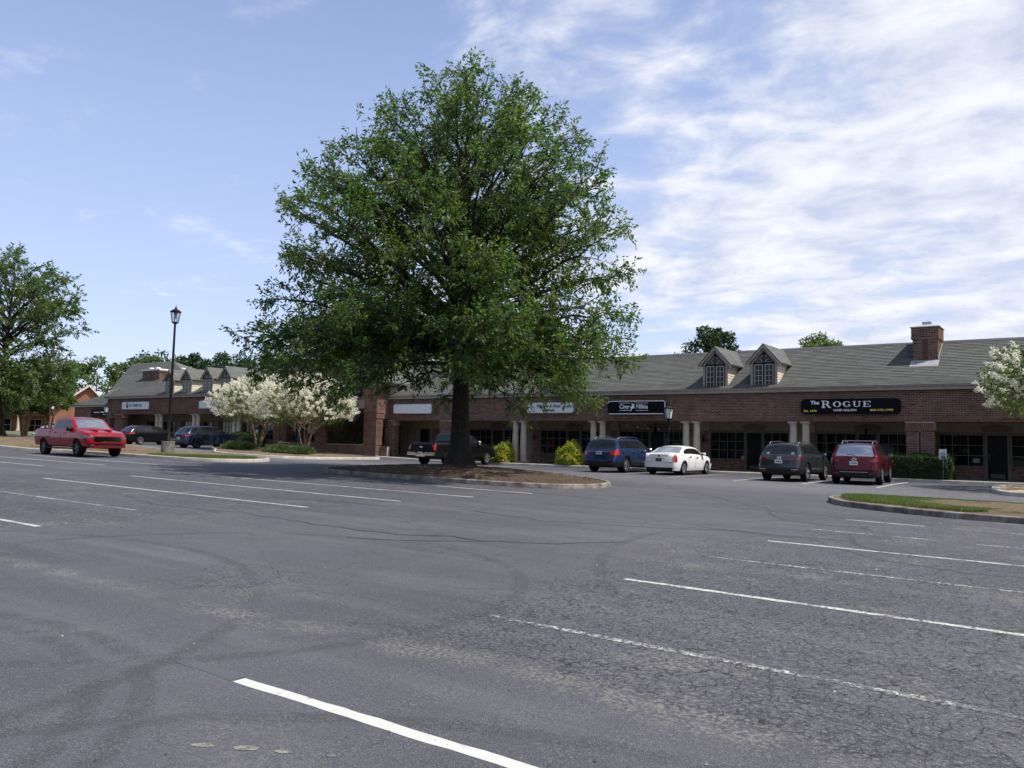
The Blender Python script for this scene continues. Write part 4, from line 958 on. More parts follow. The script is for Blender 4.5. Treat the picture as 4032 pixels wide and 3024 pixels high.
s, ys_ = sign_box('shop_sign', -40.3, -36.7, 3.55, 4.24, WHITE_S, GREYB, 'blank white box sign on the brick beam left of the oak trunk')
s, ys_ = sign_box('shop_sign', -28.9, -25.5, 3.55, 4.22, WHITE_S, GREYB, 'white box sign reading Window & Door Showplace')
wall_text('Window & Door', LETTER_K, s, -28.15, ys_, 3.90, .30, fit=1.75, shear=.35, bold=.004); wall_text('SHOWPLACE', LETTER_K, s, -27.72, ys_, 3.66, .20, fit=.85, bold=.008)
MB().box(-28.48, -28.30, ys_ - .004, ys_, 3.66, 3.69).box(-28.48, -28.46, ys_ - .004, ys_, 3.69, 3.92).box(-28.32, -28.30, ys_ - .004, ys_, 3.69, 3.92).box(-28.48, -28.3, ys_ - .004, ys_, 3.92, 3.94).tube([(-28.55, ys_, 3.66), (-28.55, ys_, 4.05), (-28.6, ys_, 4.12), (-28.68, ys_, 4.12)], .012, 5).build('door_emblem', LETTER_K, s)
s, ys_ = sign_box('shop_sign', -23.2, -19.6, 3.50, 4.22, BLACK_S, BLACK_S, 'black sign reading Cigar Militia with a white horseman', edge=(2, 3, 4, 5, 0))
wall_text('Cigar', LETTER_W, s, -22.42, ys_, 3.80, .34, fit=.66, bold=.006); wall_text('Militia', LETTER_W, s, -21.36, ys_, 3.80, .34, fit=.72, bold=.006)
for a, b in ((-22.45, -21.75), (-21.40, -20.62)):
    for z_ in (3.68, 4.10): MB().box(a, b, ys_ - .004, ys_, z_, z_ + .022).build('sign_rule', LETTER_W, s)
hp = [(-21.74, 3.66), (-21.70, 3.80), (-21.73, 3.90), (-21.66, 3.93), (-21.62, 3.96), (-21.64, 4.02), (-21.66, 4.10), (-21.62, 4.12), (-21.60, 4.05), (-21.56, 4.00), (-21.50, 4.06), (-21.46, 4.00), (-21.50, 3.96), (-21.50, 3.90), (-21.45, 3.86), (-21.44, 3.80), (-21.48, 3.83), (-21.56, 3.80), (-21.62, 3.78), (-21.66, 3.74), (-21.68, 3.66)]
MB().prism(hp, 'y', ys_ - .005, ys_).tube([(-21.60, ys_, 4.02), (-21.42, ys_, 4.17)], .008, 4).build('horseman_emblem', LETTER_W, s)
s, ys_ = sign_box('shop_sign', -12.2, -7.62, 3.46, 4.20, BLACK_S, BLACK_S, 'wide black sign reading The Rogue Hair Salon', ch_=.14)
wall_text('The', LETTER_W, s, -11.72, ys_, 3.94, .24, fit=.42, bold=.010)
def serif_letters(parent, word, x, z, h, w, mat, y, gap):
    """slab-serif capitals cut from strokes"""
    t = h * .17; u = h * .08
    for ch2 in word:
        m = MB(); hh = h * (1.28 if ch2 == 'R' else 1.0); ww = w * (1.25 if ch2 == 'R' else 1.0); zb = z - (hh - h) * .5 * (1 if ch2 == 'R' else 0)
        B = lambda a, b, c, d, k=[0]: m.box(x + a * ww, x + b * ww, y - .006 - .0007 * k.__setitem__(0, k[0] + 1) if False else y - .006, y, zb + c * hh, zb + d * hh)
        def ring(cx_, cz_, rx, rz, a0, a1, th):
            n = 14; A = [R_(a0 + (a1 - a0) * i / n) for i in range(n + 1)]
            o = [(x + (cx_ + rx * math.cos(q)) * ww, zb + (cz_ + rz * math.sin(q)) * hh) for q in A]; i_ = [(x + (cx_ + (rx - th) * math.cos(q)) * ww, zb + (cz_ + (rz - u / hh) * math.sin(q)) * hh) for q in A]
            for k in range(n): m.prism([o[k], o[k + 1], i_[k + 1], i_[k]], 'y', y - .006, y)
        if ch2 == 'R':
            B(.14, .32, 0, 1); B(.02, .139, 0, .08); B(.321, .44, 0, .08); B(.02, .139, .92, 1); ring(.36, .72, .42, .28, -90, 90, .2); B(.321, .40, .92, 1.0); B(.321, .40, .44, .52)
            m.prism([(x + .45 * ww, zb + .45 * hh), (x + .66 * ww, zb + .45 * hh), (x + .98 * ww, zb), (x + .74 * ww, zb)], 'y', y - .0055, y)
        elif ch2 == 'O': ring(.5, .5, .48, .5, 0, 360, .22)
        elif ch2 == 'G': ring(.5, .5, .48, .5, 35, 320, .22); B(.70, .88, .08, .46); B(.58, .699, .40, .46)
        elif ch2 == 'U':
            B(.12, .30, .3, 1); B(.72, .84, .3, 1); B(.02, .119, .92, 1); B(.301, .40, .92, 1); B(.62, .719, .92, 1); B(.841, .96, .92, 1); ring(.48, .3, .36, .3, 180, 360, .17)
        elif ch2 == 'E':
            B(.12, .32, 0, 1); B(.321, .9, 0, .09); B(.321, .9, .91, 1); B(.321, .7, .46, .54); B(.80, .899, .09, .28); B(.80, .899, .72, .91); B(.62, .70, .36, .459); B(.02, .119, 0, .08); B(.02, .119, .92, 1)
        m.build('lettering', mat, parent); x += ww + gap
serif_letters(s, 'ROGUE', -11.22, 3.80, .28, .40, LETTER_W, ys_, .06)
wall_text('HAIR SALON', LETTER_W, s, -10.62, ys_, 3.60, .14, fit=1.05, bold=.004); wall_text('Est. 1970', LETTER_Y, s, -12.05, ys_, 3.57, .13, fit=.62, bold=.004); wall_text('803-772-1795', LETTER_Y, s, -8.95, ys_, 3.60, .13, fit=1.02, bold=.004)
s, ys_ = sign_box('shop_sign', -76.0, -71.3, 4.06, 4.80, WHITE_S, GREYB, 'pale box sign with a shield emblem and blue lettering on the left row')
wall_text('dy', LETTER_K, s, -73.05, ys_, 4.33, .42, fit=.55); MB().box(-74.05, -73.15, ys_ - .004, ys_, 4.33, 4.56).build('lettering', LETTER_B, s)
MB().box(-74.7, -74.2, ys_ - .004, ys_, 4.32, 4.38).box(-74.68, -74.3, ys_ - .004, ys_, 4.42, 4.56).build('small_lettering', simple('grey_letter', (.16, .2, .26), .5), s)
MB().prism([(-75.2, 4.30), (-75.02, 4.16), (-74.85, 4.30), (-74.85, 4.55), (-75.0, 4.52), (-74.98, 4.62), (-74.78, 4.72), (-74.95, 4.72), (-75.02, 4.66), (-75.1, 4.72), (-75.28, 4.72), (-75.08, 4.62), (-75.05, 4.52), (-75.2, 4.55)], 'y', ys_ - .004, ys_).build('shield_emblem', simple('navy_emblem', (.02, .04, .07), .5), s)
s, ys_ = sign_box('shop_sign', -63.5, -59.3, 4.06, 4.78, WHITE_S, GREYB, 'blank pale box sign half hidden behind the flowering tree')
s = MB().box(-46.0, -42.35, GY - .02, GY + .045, 4.72, 5.42).build('shop_sign', BLACK_S, label='dark sign reading Investments on the brick gable', cat='sign')
wall_text('INVESTMENTS', simple('dim_letter', (.42, .42, .44), .5), s, -44.55, GY - .03, 4.98, .26, fit=2.0)
s, ys_ = sign_box('shop_sign', -85.6, -80.6, 3.45, 4.25, BLACK_S, BLACK_S, 'black sign with pale script on the low wing', y=43.98)
MB().box(-85.0, -83.8, ys_ - .004, ys_, 3.88, 3.96).box(-83.6, -81.4, ys_ - .004, ys_, 3.88, 4.0).box(-83.2, -81.9, ys_ - .004, ys_, 3.68, 3.74).build('lettering', LETTER_W, s)
# ------------------------------------------------------------------ vehicles
def interp(tab, x):
    """monotone-ish smooth interpolation through (x, z) knots"""
    if x <= tab[0][0]: return tab[0][1]
    if x >= tab[-1][0]: return tab[-1][1]
    n = len(tab)
    for i in range(n - 1):
        if x <= tab[i + 1][0]: break
    (xa, a), (xb, b) = tab[i], tab[i + 1]; h = xb - xa
    d = (b - a) / h
    def slope(j):
        if j <= 0 or j >= n - 1: return (tab[min(j + 1, n - 1)][1] - tab[max(j - 1, 0)][1]) / (tab[min(j + 1, n - 1)][0] - tab[max(j - 1, 0)][0])
        d0 = (tab[j][1] - tab[j - 1][1]) / (tab[j][0] - tab[j - 1][0]); d1 = (tab[j + 1][1] - tab[j][1]) / (tab[j + 1][0] - tab[j][0])
        return 0 if d0 * d1 <= 0 else 2 * d0 * d1 / (d0 + d1)
    t = (x - xa) / h; ma, mb = slope(i) * h, slope(i + 1) * h
    return a * (2 * t**3 - 3 * t**2 + 1) + ma * (t**3 - 2 * t**2 + t) + b * (-2 * t**3 + 3 * t**2) + mb * (t**3 - t**2)

def paint(name, c, metal=0.0, rough=0.28):
    k = NT(name); p = k.objc()
    fl = k.noise(p, 900, 1); dirt = k.noise(p, 3.5, 4)
    k.base(k.mix(k.math('MULTIPLY', k.rng_(dirt, .5, .8), min(.10, .02 + max(c) * .2)), k.mix(fl, tuple(v * .9 for v in c), tuple(min(1, v * 1.1) for v in c)), (0.2, 0.19, 0.17)))
    k.rough(rough); k.b.inputs['Metallic'].default_value = metal; k.b.inputs['Coat Weight'].default_value = (0.3 if max(c) < .01 else 0.5 if c[0] > 4 * c[1] else 0.55); k.b.inputs['Specular IOR Level'].default_value = 0.12; k.b.inputs['Coat Roughness'].default_value = 0.04
    return k.m
CARGLASS = m_glass('tinted_car_glass', (0.012, 0.014, 0.016), 0.02)
CARGLASS_L = m_glass('clear_car_glass', (0.10, 0.115, 0.12), 0.02)
def m_mirrorglass():
    k = NT('silvery_car_glass'); k.base(k.mix(k.noise(k.objc(), 2.2, 3), (.30, .32, .35), (.42, .44, .47))); k.rough(.05); k.b.inputs['Metallic'].default_value = .8
    k.bump(k.noise(k.objc(), 1.4, 1), .08, .05); MATS['silvery_car_glass'] = k.m; return k.m
RUBBER = simple('tyre_rubber', (0.009, 0.009, 0.010), 0.9, var=.25, scale=8, spec=.15)
PLASTIC = simple('black_plastic', (0.010, 0.010, 0.011), 0.6, var=.15, spec=.25)
TRIMK = simple('gloss_black_trim', (0.008, 0.008, 0.009), 0.15, var=.1)
ALLOY = simple('bright_alloy', (0.66, 0.66, 0.68), 0.22, 0.95, var=.06)
ALLOY_D = simple('dark_alloy', (0.05, 0.05, 0.055), 0.35, 0.7, var=.1)
CHROME = simple('chrome', (0.72, 0.72, 0.74), 0.10, 1.0, var=.04)
TAIL = simple('red_lamp', (0.36, 0.010, 0.012), 0.12, var=.15, scale=14, coat=.8)
TAIL_D = simple('deep_red_lamp', (0.10, 0.006, 0.010), 0.12, var=.15, scale=14, coat=.8)
HEADL = simple('head_lamp', (0.10, 0.105, 0.11), 0.08, .5, var=.3, scale=20, coat=.8)
PLATE = simple('plate_white', (0.62, 0.64, 0.64), 0.4, var=.1, scale=30)
PLATE_K = simple('plate_characters', (0.05, 0.06, 0.10), 0.5)

WHEELS = {}
def wheel_parts(r, w, rim, spokes, style):
    key = (r, w, rim.name, spokes, style)
    if key in WHEELS: return WHEELS[key]
    rr = r * (.66 if style != 'truck' else .60)
    ty = MB().lathe([(rr, -w / 2 + .01), (rr + .02, -w / 2), (r - .045, -w / 2 - .004), (r - .012, -w / 2 + .022), (r, -w / 2 + .05), (r, w / 2 - .05), (r - .012, w / 2 - .022), (r - .045, w / 2 + .004), (rr + .02, w / 2), (rr, w / 2 - .01), (rr - .004, 0), (rr, -w / 2 + .01)], 32, 'y', caps=False).mesh('tyre', 40)
    ty.materials.append(RUBBER)
    rm = MB(); y = w / 2 - .012                              # outer face looks along +Y
    rm.lathe([(rr - .035, y - .10), (rr - .03, y - .01), (rr, y), (rr + .004, y - .02), (rr + .004, y - .12)], 32, 'y', caps=False)
    rm.lathe([(.001, y - .03), (.065, y - .03), (.06, y - .008), (.03, y - .004), (.001, y - .002)], 16, 'y')
    for k in range(spokes):
        offs = (-.11, .11) if style == 'split' else (0,)
        for o in offs:
            a = 2 * math.pi * k / spokes + o; ws = .030 if style == 'split' else (.052 if spokes <= 6 else .030)
            ca, sa = math.cos(a), math.sin(a)
            def P(rad, s, yy): return (rad * ca - s * sa, yy, rad * sa + s * ca)
            rm.add([P(.05, -ws * .75, y - .035), P(.05, ws * .75, y - .035), P(rr - .02, ws, y - .045), P(rr - .02, -ws, y - .045), P(.05, -ws * .6, y - .006), P(.05, ws * .6, y - .006), P(rr - .012, ws * .8, y - .012), P(rr - .012, -ws * .8, y - .012)],
                   [(0, 3, 2, 1), (4, 5, 6, 7), (0, 1, 5, 4), (1, 2, 6, 5), (2, 3, 7, 6), (3, 0, 4, 7)])
    rme = rm.mesh('rim', 40); rme.materials.append(rim)
    br = MB().lathe([(.001, y - .11), (rr - .04, y - .11), (rr - .04, y - .13), (.001, y - .13)], 20, 'y').mesh('brake_disc'); br.materials.append(simple('brake_shadow', (.03, .03, .03), .6, .3))  # dark grey disc behind the spokes
    WHEELS[key] = (ty, rme, br); return WHEELS[key]

def car(name, label, loc, heading, S, mat, zrot=0):
    """S: dict of profiles measured from the rear bumper forwards"""
    L, W = S['L'], S['W']
    root = empty(name, (loc[0], loc[1], gz(*loc[:2])), heading, label=label, cat=S['cat'])
    if S.get('group'): root['group'] = S['group']
    ax_r, ax_f, wr = S['axle'][0], S['axle'][1], S['wheel']
    sill0 = S.get('sill', .30); bx = S.get('bed')
    hwf = [(0, .80), (.05, .87), (.14, .93), (.35, .975), (.9, 1.0), (L - 1.3, 1.0), (L - .55, .965), (L - .2, .90), (L - .06, .82), (L, .74)]
    if S.get('boxy'): hwf = [(0, .93), (.04, .965), (.12, .985), (.5, 1.0), (L - .9, 1.0), (L - .35, .975), (L - .12, .93), (L, .86)]
    xs = sorted(set([0, .02, .05, .09] + list(np.arange(.14, L - .1, .055)) + [L - .09, L - .05, L - .02, L] + [a + s * (wr + .055) for a in (ax_r, ax_f) for s in (-1, 1)]))
    NL, NG, NTp = 14, 7, 7
    ra = wr + .055
    def sill(x):
        z = interp(S['sillp'], x) if 'sillp' in S else sill0
        for a in (ax_r, ax_f):
            if abs(x - a) < ra: z = max(z, wr + math.sqrt(max(0, ra * ra - (x - a) ** 2)) * .98)
        return z
    fv = [(0, .925), (.12, .955), (.3, .985), (.55, 1.0), (.78, .99), (.93, .965), (1, .945)]
    rings = []
    for x in xs:
        zb = interp(S['belt'], x); zt = max(interp(S['top'], x), zb + .012); zs = min(sill(x), zb - .06); g = zt - zb
        w = W / 2 * interp(hwf, x); R = []
        for k in range(NL):
            u = k / (NL - 1); z = zs + (zb - zs) * u; R.append([x, w * interp(fv, clamp((z - sill0) / (zb - sill0), 0, 1)), z])
        ze = zt - min(.07, g * .35); tum = S.get('tumble', .30)
        yb = w * .945
        for k in range(1, NG + 1):
            v = k / NG; z = zb + (ze - zb) * v; R.append([x, max(.2, yb - .012 * min(1, g / .1) - tum * (z - zb) - .04 * v * v * min(1, g / .3)), z])
        ye = R[-1][1]
        for k in range(1, NTp + 1):
            v = k / NTp; R.append([x, ye * (1 - v), ze + (zt - ze) * (1 - (1 - v) ** 2.6)])
        for q in R:      # lean of the tail and nose
            if x < .9:
                q[0] += S.get('lean_r', .12) * clamp((q[2] - S.get('lean_z', .62)) / .4, 0, 1.2) * (1 - x / .9) ** 2
                q[0] += .05 * clamp((S.get('lean_z', .62) - .2 - q[2]) / .25, 0, 1) * (1 - x / .9) ** 2
            if x > L - .8: q[0] -= S.get('lean_f', .10) * clamp((q[2] - .5) / .4, 0, 1.2) * (1 - (L - x) / .8) ** 2 + .06 * clamp((.36 - q[2]) / .2, 0, 1) * (1 - (L - x) / .8) ** 2
        rings.append(R)
    N = NL + NG + NTp; off = L / 2
    verts = []; parts = {}
    def V(p, s): return (p[0] - off, p[1] * s, p[2])
    def emit(part, quad):
        if part in ('tail_lamp', 'head_lamp', 'window_pillar', 'cladding'):
            cy_ = sum(q[1] for q in quad); part += ('#l' if cy_ > 0 else '#r') if part != 'cladding' else ''
            if part.startswith('window_pillar'): part += str(sum(1 for w_ in wins if (sum(q[0] for q in quad) / 4 + off) > (w_[0] + w_[1]) / 2))
        parts.setdefault(part, []).append(quad)
    wins = S['windows']; wsh = S['windshield']; rwn = S['rear_glass']
    def region(i, j, s):
        x = (xs[i] + xs[i + 1]) / 2; a, b, c, d = rings[i][j], rings[i + 1][j], rings[i + 1][j + 1], rings[i][j + 1]
        z = (a[2] + b[2] + c[2] + d[2]) / 4; y = (a[1] + b[1] + c[1] + d[1]) / 4; ctr = (a[0] + b[0] + c[0] + d[0]) / 4
        if j < NL - 1:
            for n_, (y0, z0, z1, xm) in S.get('tail', {}).items():
                if z0 < z < z1 and ctr < xm and abs(y) > y0: return n_
            for n_, (y0, z0, z1, xm) in S.get('head', {}).items():
                if z0 < z < z1 and ctr > L - xm and abs(y) > y0: return n_
            if z < S.get('clad', 0): return 'cladding'
            if S.get('arch_clad') and any(abs(x - q) < ra + .07 and (x - q) ** 2 + (z - wr) ** 2 < (ra + .06) ** 2 for q in (ax_r, ax_f)): return 'cladding'
            return 'body'
        if j < NL - 1 + NG:
            k = j - (NL - 1); g = min(interp(S['top'], xs[i]) - interp(S['belt'], xs[i]), interp(S['top'], xs[i + 1]) - interp(S['belt'], xs[i + 1]))
            if 1 <= k + 0 and k < NG - (1 if g > .2 else 0) and g > .10 and k >= 0:
                for wi, (x0, x1, k0, k1) in enumerate(wins):
                    hh = (z - interp(S['belt'], x)) / .45
                    if x0 + k0 * hh < x < x1 + k1 * hh: return 'side_window_%d_%d' % (wi, s)
                if wins[0][0] < x < wins[-1][1] + wins[-1][3] * .8 and g > .2: return 'window_pillar'
            return 'body'
        k = j - (NL - 1 + NG)
        inner = k >= 1
        if wsh[0] < x < wsh[1] and inner: return 'windshield'
        if rwn and rwn[0] < x < rwn[1] and inner: return 'rear_window'
        if S.get('spoiler') and rwn and rwn[1] <= x < rwn[1] + .24: return 'spoiler'
        if bx and bx[0] < x < bx[1] and k >= 1: return None
        if S.get('roofmat') and x > rwn[1] and x < wsh[0]: return 'roof_panel'
        return 'body'
    for i in range(len(xs) - 1):
        for j in range(N - 2 + 0):
            for s in (1, -1):
                rg = region(i, j, s)
                if rg is None: continue
                a, b, c, d = (V(rings[i][j], s), V(rings[i + 1][j], s), V(rings[i + 1][j + 1], s), V(rings[i][j + 1], s))
                emit(rg, (a, b, c, d) if s < 0 else (d, c, b, a))
        for j in (N - 2,):
            for s in (1, -1):
                rg = region(i, j, s)
                if rg is None: continue
                a, b, c, d = (V(rings[i][j], s), V(rings[i + 1][j], s), V(rings[i + 1][j + 1], s), V(rings[i][j + 1], s))
                emit(rg, (a, b, c, d) if s < 0 else (d, c, b, a))
    for end, R in ((0, rings[0]), (1, rings[-1])):          # flat caps split across
        M = 18
        for j in range(NL + NG - 1):
            for m_ in range(M):
                f0, f1 = -1 + 2 * m_ / M, -1 + 2 * (m_ + 1) / M
                bul = lambda f: (.05 * (1 - f * f)) * (1 if end else -1)
                a, b, c, d = [(q[0] - off + bul(f), q[1] * f, q[2]) for q, f in ((R[j], f0), (R[j], f1), (R[j + 1], f1), (R[j + 1], f0))]
                y = abs((a[1] + b[1]) / 2); z = (a[2] + d[2]) / 2; rg = 'body'
                for n_, (y0, z0, z1, xm) in (S.get('tail', {}) if end == 0 else S.get('head', {})).items():
                    if z0 < z < z1 and y > y0: rg = n_
                for n_, (y0, y1, z0, z1) in (S.get('cap_r', {}) if end == 0 else S.get('cap_f', {})).items():
                    if z0 < z < z1 and y0 <= y < y1: rg = n_
                if rg == 'body' and z < S.get('clad', 0): rg = 'cladding'
                emit(rg, (a, b, c, d) if end else (d, c, b, a))
    pm = {'body': mat, 'cladding': PLASTIC, 'windshield': S.get('wsglass', CARGLASS), 'rear_window': S.get('rwglass', CARGLASS), 'window_pillar': TRIMK, 'spoiler': S.get('spoilmat', TRIMK), 'roof_panel': TRIMK,
          'tail_lamp': S.get('tailmat', TAIL), 'head_lamp': HEADL, 'grille': TRIMK, 'lower_grille': PLASTIC, 'rear_bumper': S.get('bumpmat', PLASTIC), 'rear_valance': PLASTIC, 'light_bar': CHROME}
    for pn, qs in parts.items():
        v = np.array(qs).reshape(-1, 3); pn = pn.split('#')[0]; base = 'side_window' if pn.startswith('side_window') else pn
        # weld
        key = np.round(v, 4); u, inv = np.unique(key, axis=0, return_inverse=True); q = inv.reshape(-1, 4)
        fs = [tuple(dict.fromkeys(f)) for f in q.tolist()]; fs = [f for f in fs if len(f) > 2]
        me = bpy.data.meshes.new(base); me.from_pydata(u.tolist(), [], fs); me.update()
        me.polygons.foreach_set('use_smooth', [True] * len(me.polygons)); me.set_sharp_from_angle(angle=R_(38))
        me.materials.append(CARGLASS if base == 'side_window' else pm.get(pn, mat))
        o = link(bpy.data.objects.new(base, me)); o.parent = root
        if base in ('tail_lamp', 'head_lamp', 'grille', 'light_bar', 'lower_grille', 'rear_bumper'): o.scale = (1.004, 1.004, 1.0)
    # underside, wheels
    MB().box(-off + .18, off - .18, -W * .33, W * .33, sill0 - .06, sill0 + .42).box(-off + .35, off - .35, -W * .44, W * .44, sill0 + .05, sill0 + .3 if not S.get('boxy') else sill0 + .35).build('underbody', simple('underbody_black', (.006, .006, .006), .9), root)
    ty, rme, br = wheel_parts(wr, S.get('tyre_w', .24), S.get('rim', ALLOY), S.get('spokes', 5), S.get('style', 'plain'))
    for ax in (ax_r, ax_f):
        for s in (1, -1):
            o = inst('wheel', ty, root, (ax - off, s * (W / 2 - S.get('tyre_w', .24) / 2 - .015), wr), rot=(0, 0, 0 if s > 0 else math.pi)); o.name = 'wheel'
            inst('rim', rme, o, (0, 0, 0), rot=(0, random.uniform(0, 6), 0)); inst('brake_disc', br, o, (0, 0, 0))
    # mirrors, handles, seams
    xm, zm = S['mirror']
    for s in (1, -1):
        y = s * (W / 2 * .90)
        m = MB(); m.box(xm - off - .11, xm - off + .10, min(y, y + s * .22), max(y, y + s * .22), zm, zm + S.get('mir_h', .15)).box(xm - off - .02, xm - off + .06, min(y - s * .08, y), max(y - s * .08, y), zm + .01, zm + .05)
        me = m.mesh('mirror'); bm = bmesh.new(); bm.from_mesh(me); bmesh.ops.bevel(bm, geom=[e for e in bm.edges], offset=.03, segments=2, affect='EDGES', clamp_overlap=True); bm.to_mesh(me); bm.free()
        me.polygons.foreach_set('use_smooth', [True] * len(me.polygons)); me.materials.append(S.get('mirmat', mat)); o = link(bpy.data.objects.new('mirror', me)); o.parent = root
        MB().box(xm - off - .118, xm - off - .1101, min(y + s * .03, y + s * .2), max(y + s * .03, y + s * .2), zm + .025, zm + S.get('mir_h', .15) - .025).build('mirror_glass', CARGLASS_L, o)
        for hx in S['handles']:
            zb = interp(S['belt'], hx) - .10; yy = s * (W / 2 * .985)
            MB().box(hx - off - .11, hx - off + .11, min(yy, yy + s * .035), max(yy, yy + s * .035), zb, zb + .035).build('door_handle', S.get('handmat', CHROME), root)
        for sx in S['seams']:
            i = min(range(len(xs)), key=lambda q: abs(xs[q] - sx)); MB().tube([V((q[0], q[1] + .0015, q[2]), s) for q in rings[i][1:NL]], .0055, 4).build('door_seam', TRIMK, root)
        if S.get('rails'):
            x0, x1, mt = S['rails']; zr = lambda x: interp(S['top'], x) - .02
            yr = lambda x: S.get('rail_y', W / 2 * .64)
            pts = [(x0 - off, s * yr(x0), zr(x0) - .02)] + [(x - off, s * yr(x), zr(x) + .055) for x in np.linspace(x0 + .12, x1 - .12, 8)] + [(x1 - off, s * yr(x1), zr(x1) - .02)]
            MB().tube(pts, .017, 8).build('roof_rail', mt, root, smooth=60)
        if S.get('rocker'): MB().box(ax_r + ra - off + .1, ax_f - ra - off - .1, s * W * .474 - .012, s * W * .474 + .012, sill0 + .06, sill0 + .085).build('rocker_trim', CHROME, root)
    if S.get('crossbars'):
        for xq in S['crossbars']:
            zr = interp(S['top'], xq) + .085; yq = S.get('rail_y', W / 2 * .64); MB().tube([(xq - off, -yq, zr - .08), (xq - off, -yq, zr), (xq - off, yq, zr), (xq - off, yq, zr - .08)], .016, 6).build('roof_crossbar', CHROME, root)
    if S.get('spoiler'):
        def capx(y, z): 
            hw_ = W / 2 * interp(hwf, 0) * .95
            return S.get('lean_r', .12) * clamp((z - S.get('lean_z', .62)) / .4, 0, 1.2) - .05 * (1 - min(1, (y / hw_) ** 2)) - .006
        zs_, zb_ = .56, interp(S['belt'], .05) + .05; hy = W / 2 * .66
        for s in (-1, 1): MB().tube([(capx(hy, z) - off, s * (hy + .03 * (z - zs_)), z) for z in np.linspace(zs_, zb_ - .06, 6)], .007, 4).build('hatch_seam', TRIMK, root)
        MB().tube([(capx(y, zs_) - off, y, zs_) for y in np.linspace(-hy, hy, 9)], .007, 4).build('hatch_seam', TRIMK, root)
        for s in (-1, 1): MB().box(capx(hy, .46) - off - .012, capx(hy, .46) - off + .03, min(s * hy * .9, s * (hy + .12)), max(s * hy * .9, s * (hy + .12)), .435, .465).build('reflector', TAIL, root)
        MB().tube([(.13 - off, -.02, zb_ + .06), (.20 - off, .30, zb_ + .10)], .012, 5).build('rear_wiper', PLASTIC, root)
    if 'plate' in S:
        zp, xp = S['plate']; pl = MB().box(xp - off - .012, xp - off, -.155, .155, zp, zp + .155).build('license_plate', S.get('platemat', PLATE), root)
        m = MB()
        for k in range(6): m.box(xp - off - .016, xp - off - .0125, -.115 + k * .04, -.09 + k * .04, zp + .045, zp + .11)
        m.build('plate_characters', PLATE_K, pl)
    if 'emblem' in S:
        kind, zp, xp = S['emblem']; m = MB(); xq = xp - off
        if kind == 'bowtie': m.add([(xq, -.12, zp - .028), (xq, -.05, zp - .028), (xq, -.045, zp - .045), (xq, .05, zp - .045), (xq, .045, zp - .028), (xq, .12, zp - .028), (xq, .11, zp + .028), (xq, .045, zp + .028), (xq, .04, zp + .045), (xq, -.05, zp + .045), (xq, -.055, zp + .028), (xq, -.13, zp + .028)], [tuple(range(12))]); 
        elif kind == 'shield': m.add([(xq, -.06, zp + .035), (xq, .06, zp + .035), (xq, .05, zp - .02), (xq, 0, zp - .045), (xq, -.05, zp - .02)], [(0, 1, 2, 3, 4)])
        else:
            ring = [(xq, .085 * math.cos(t), zp + .052 * math.sin(t)) for t in np.linspace(0, 2 * math.pi, 20)]; m.tube(ring, .011, 5)
            if kind == 'h': m.tube([(xq, -.04, zp - .03), (xq, -.02, zp + .035)], .009, 5).tube([(xq, .02, zp - .035), (xq, .04, zp + .03)], .009, 5).tube([(xq, -.035, zp), (xq, .035, zp)], .009, 5)
            elif kind == 't': m.tube([(xq, .04 * math.cos(t), zp + .045 * math.sin(t)) for t in np.linspace(0, 2 * math.pi, 14)], .009, 5)
        m.build('emblem', S.get('emblmat', CHROME), root)
    for bname, bmat, boxes in S.get('extra', []):
        m = MB()
        for b in boxes: m.box(b[0] - off, b[1] - off, b[2], b[3], b[4], b[5])
        m.build(bname, bmat, root)
    if bx:     # cargo bed with open top
        z0 = S['bed_floor']; z1 = interp(S['top'], 1.0); a, b = bx[0] - off + .04, bx[1] - off - .03; yw = W / 2 * .86
        MB().box(a, b, -yw, yw, z0 - .03, z0).build('bed_floor', PLASTIC, root)
        MB().box(a - .03, a, -yw, yw, z0, z1 - .02).box(b, b + .03, -yw, yw, z0, z1 - .02).box(a, b, -yw - .03, -yw, z0, z1 - .02).box(a, b, yw, yw + .03, z0, z1 - .02).build('bed_liner', PLASTIC, root)
        for s in (-1, 1): MB().box(a - .05, b + .03, s * yw - .05, s * yw + .06, z1 - .012, z1 + .012).build('bed_rail_cap', PLASTIC, root)
    # wipers
    return root

def suv_profiles(L, H, belt=1.05, nose=1.02, rear=.30):
    top = [(0, belt - .12), (.06, belt - .02), (.13, belt + .02), (rear + .20, H - .10), (rear + .42, H - .04), (L * .42, H), (L * .53, H - .02), (L * .605, H - .10), (L * .775, belt + .05), (L * .80, nose + .07), (L * .90, nose - .02), (L - .12, nose - .16), (L, nose - .26)]
    bl = [(0, belt - .13), (.15, belt), (L * .45, belt - .01), (L * .78, belt - .04), (L * .9, nose - .07), (L - .12, nose - .20), (L, nose - .30)]
    return top, bl
UP = math.pi / 2
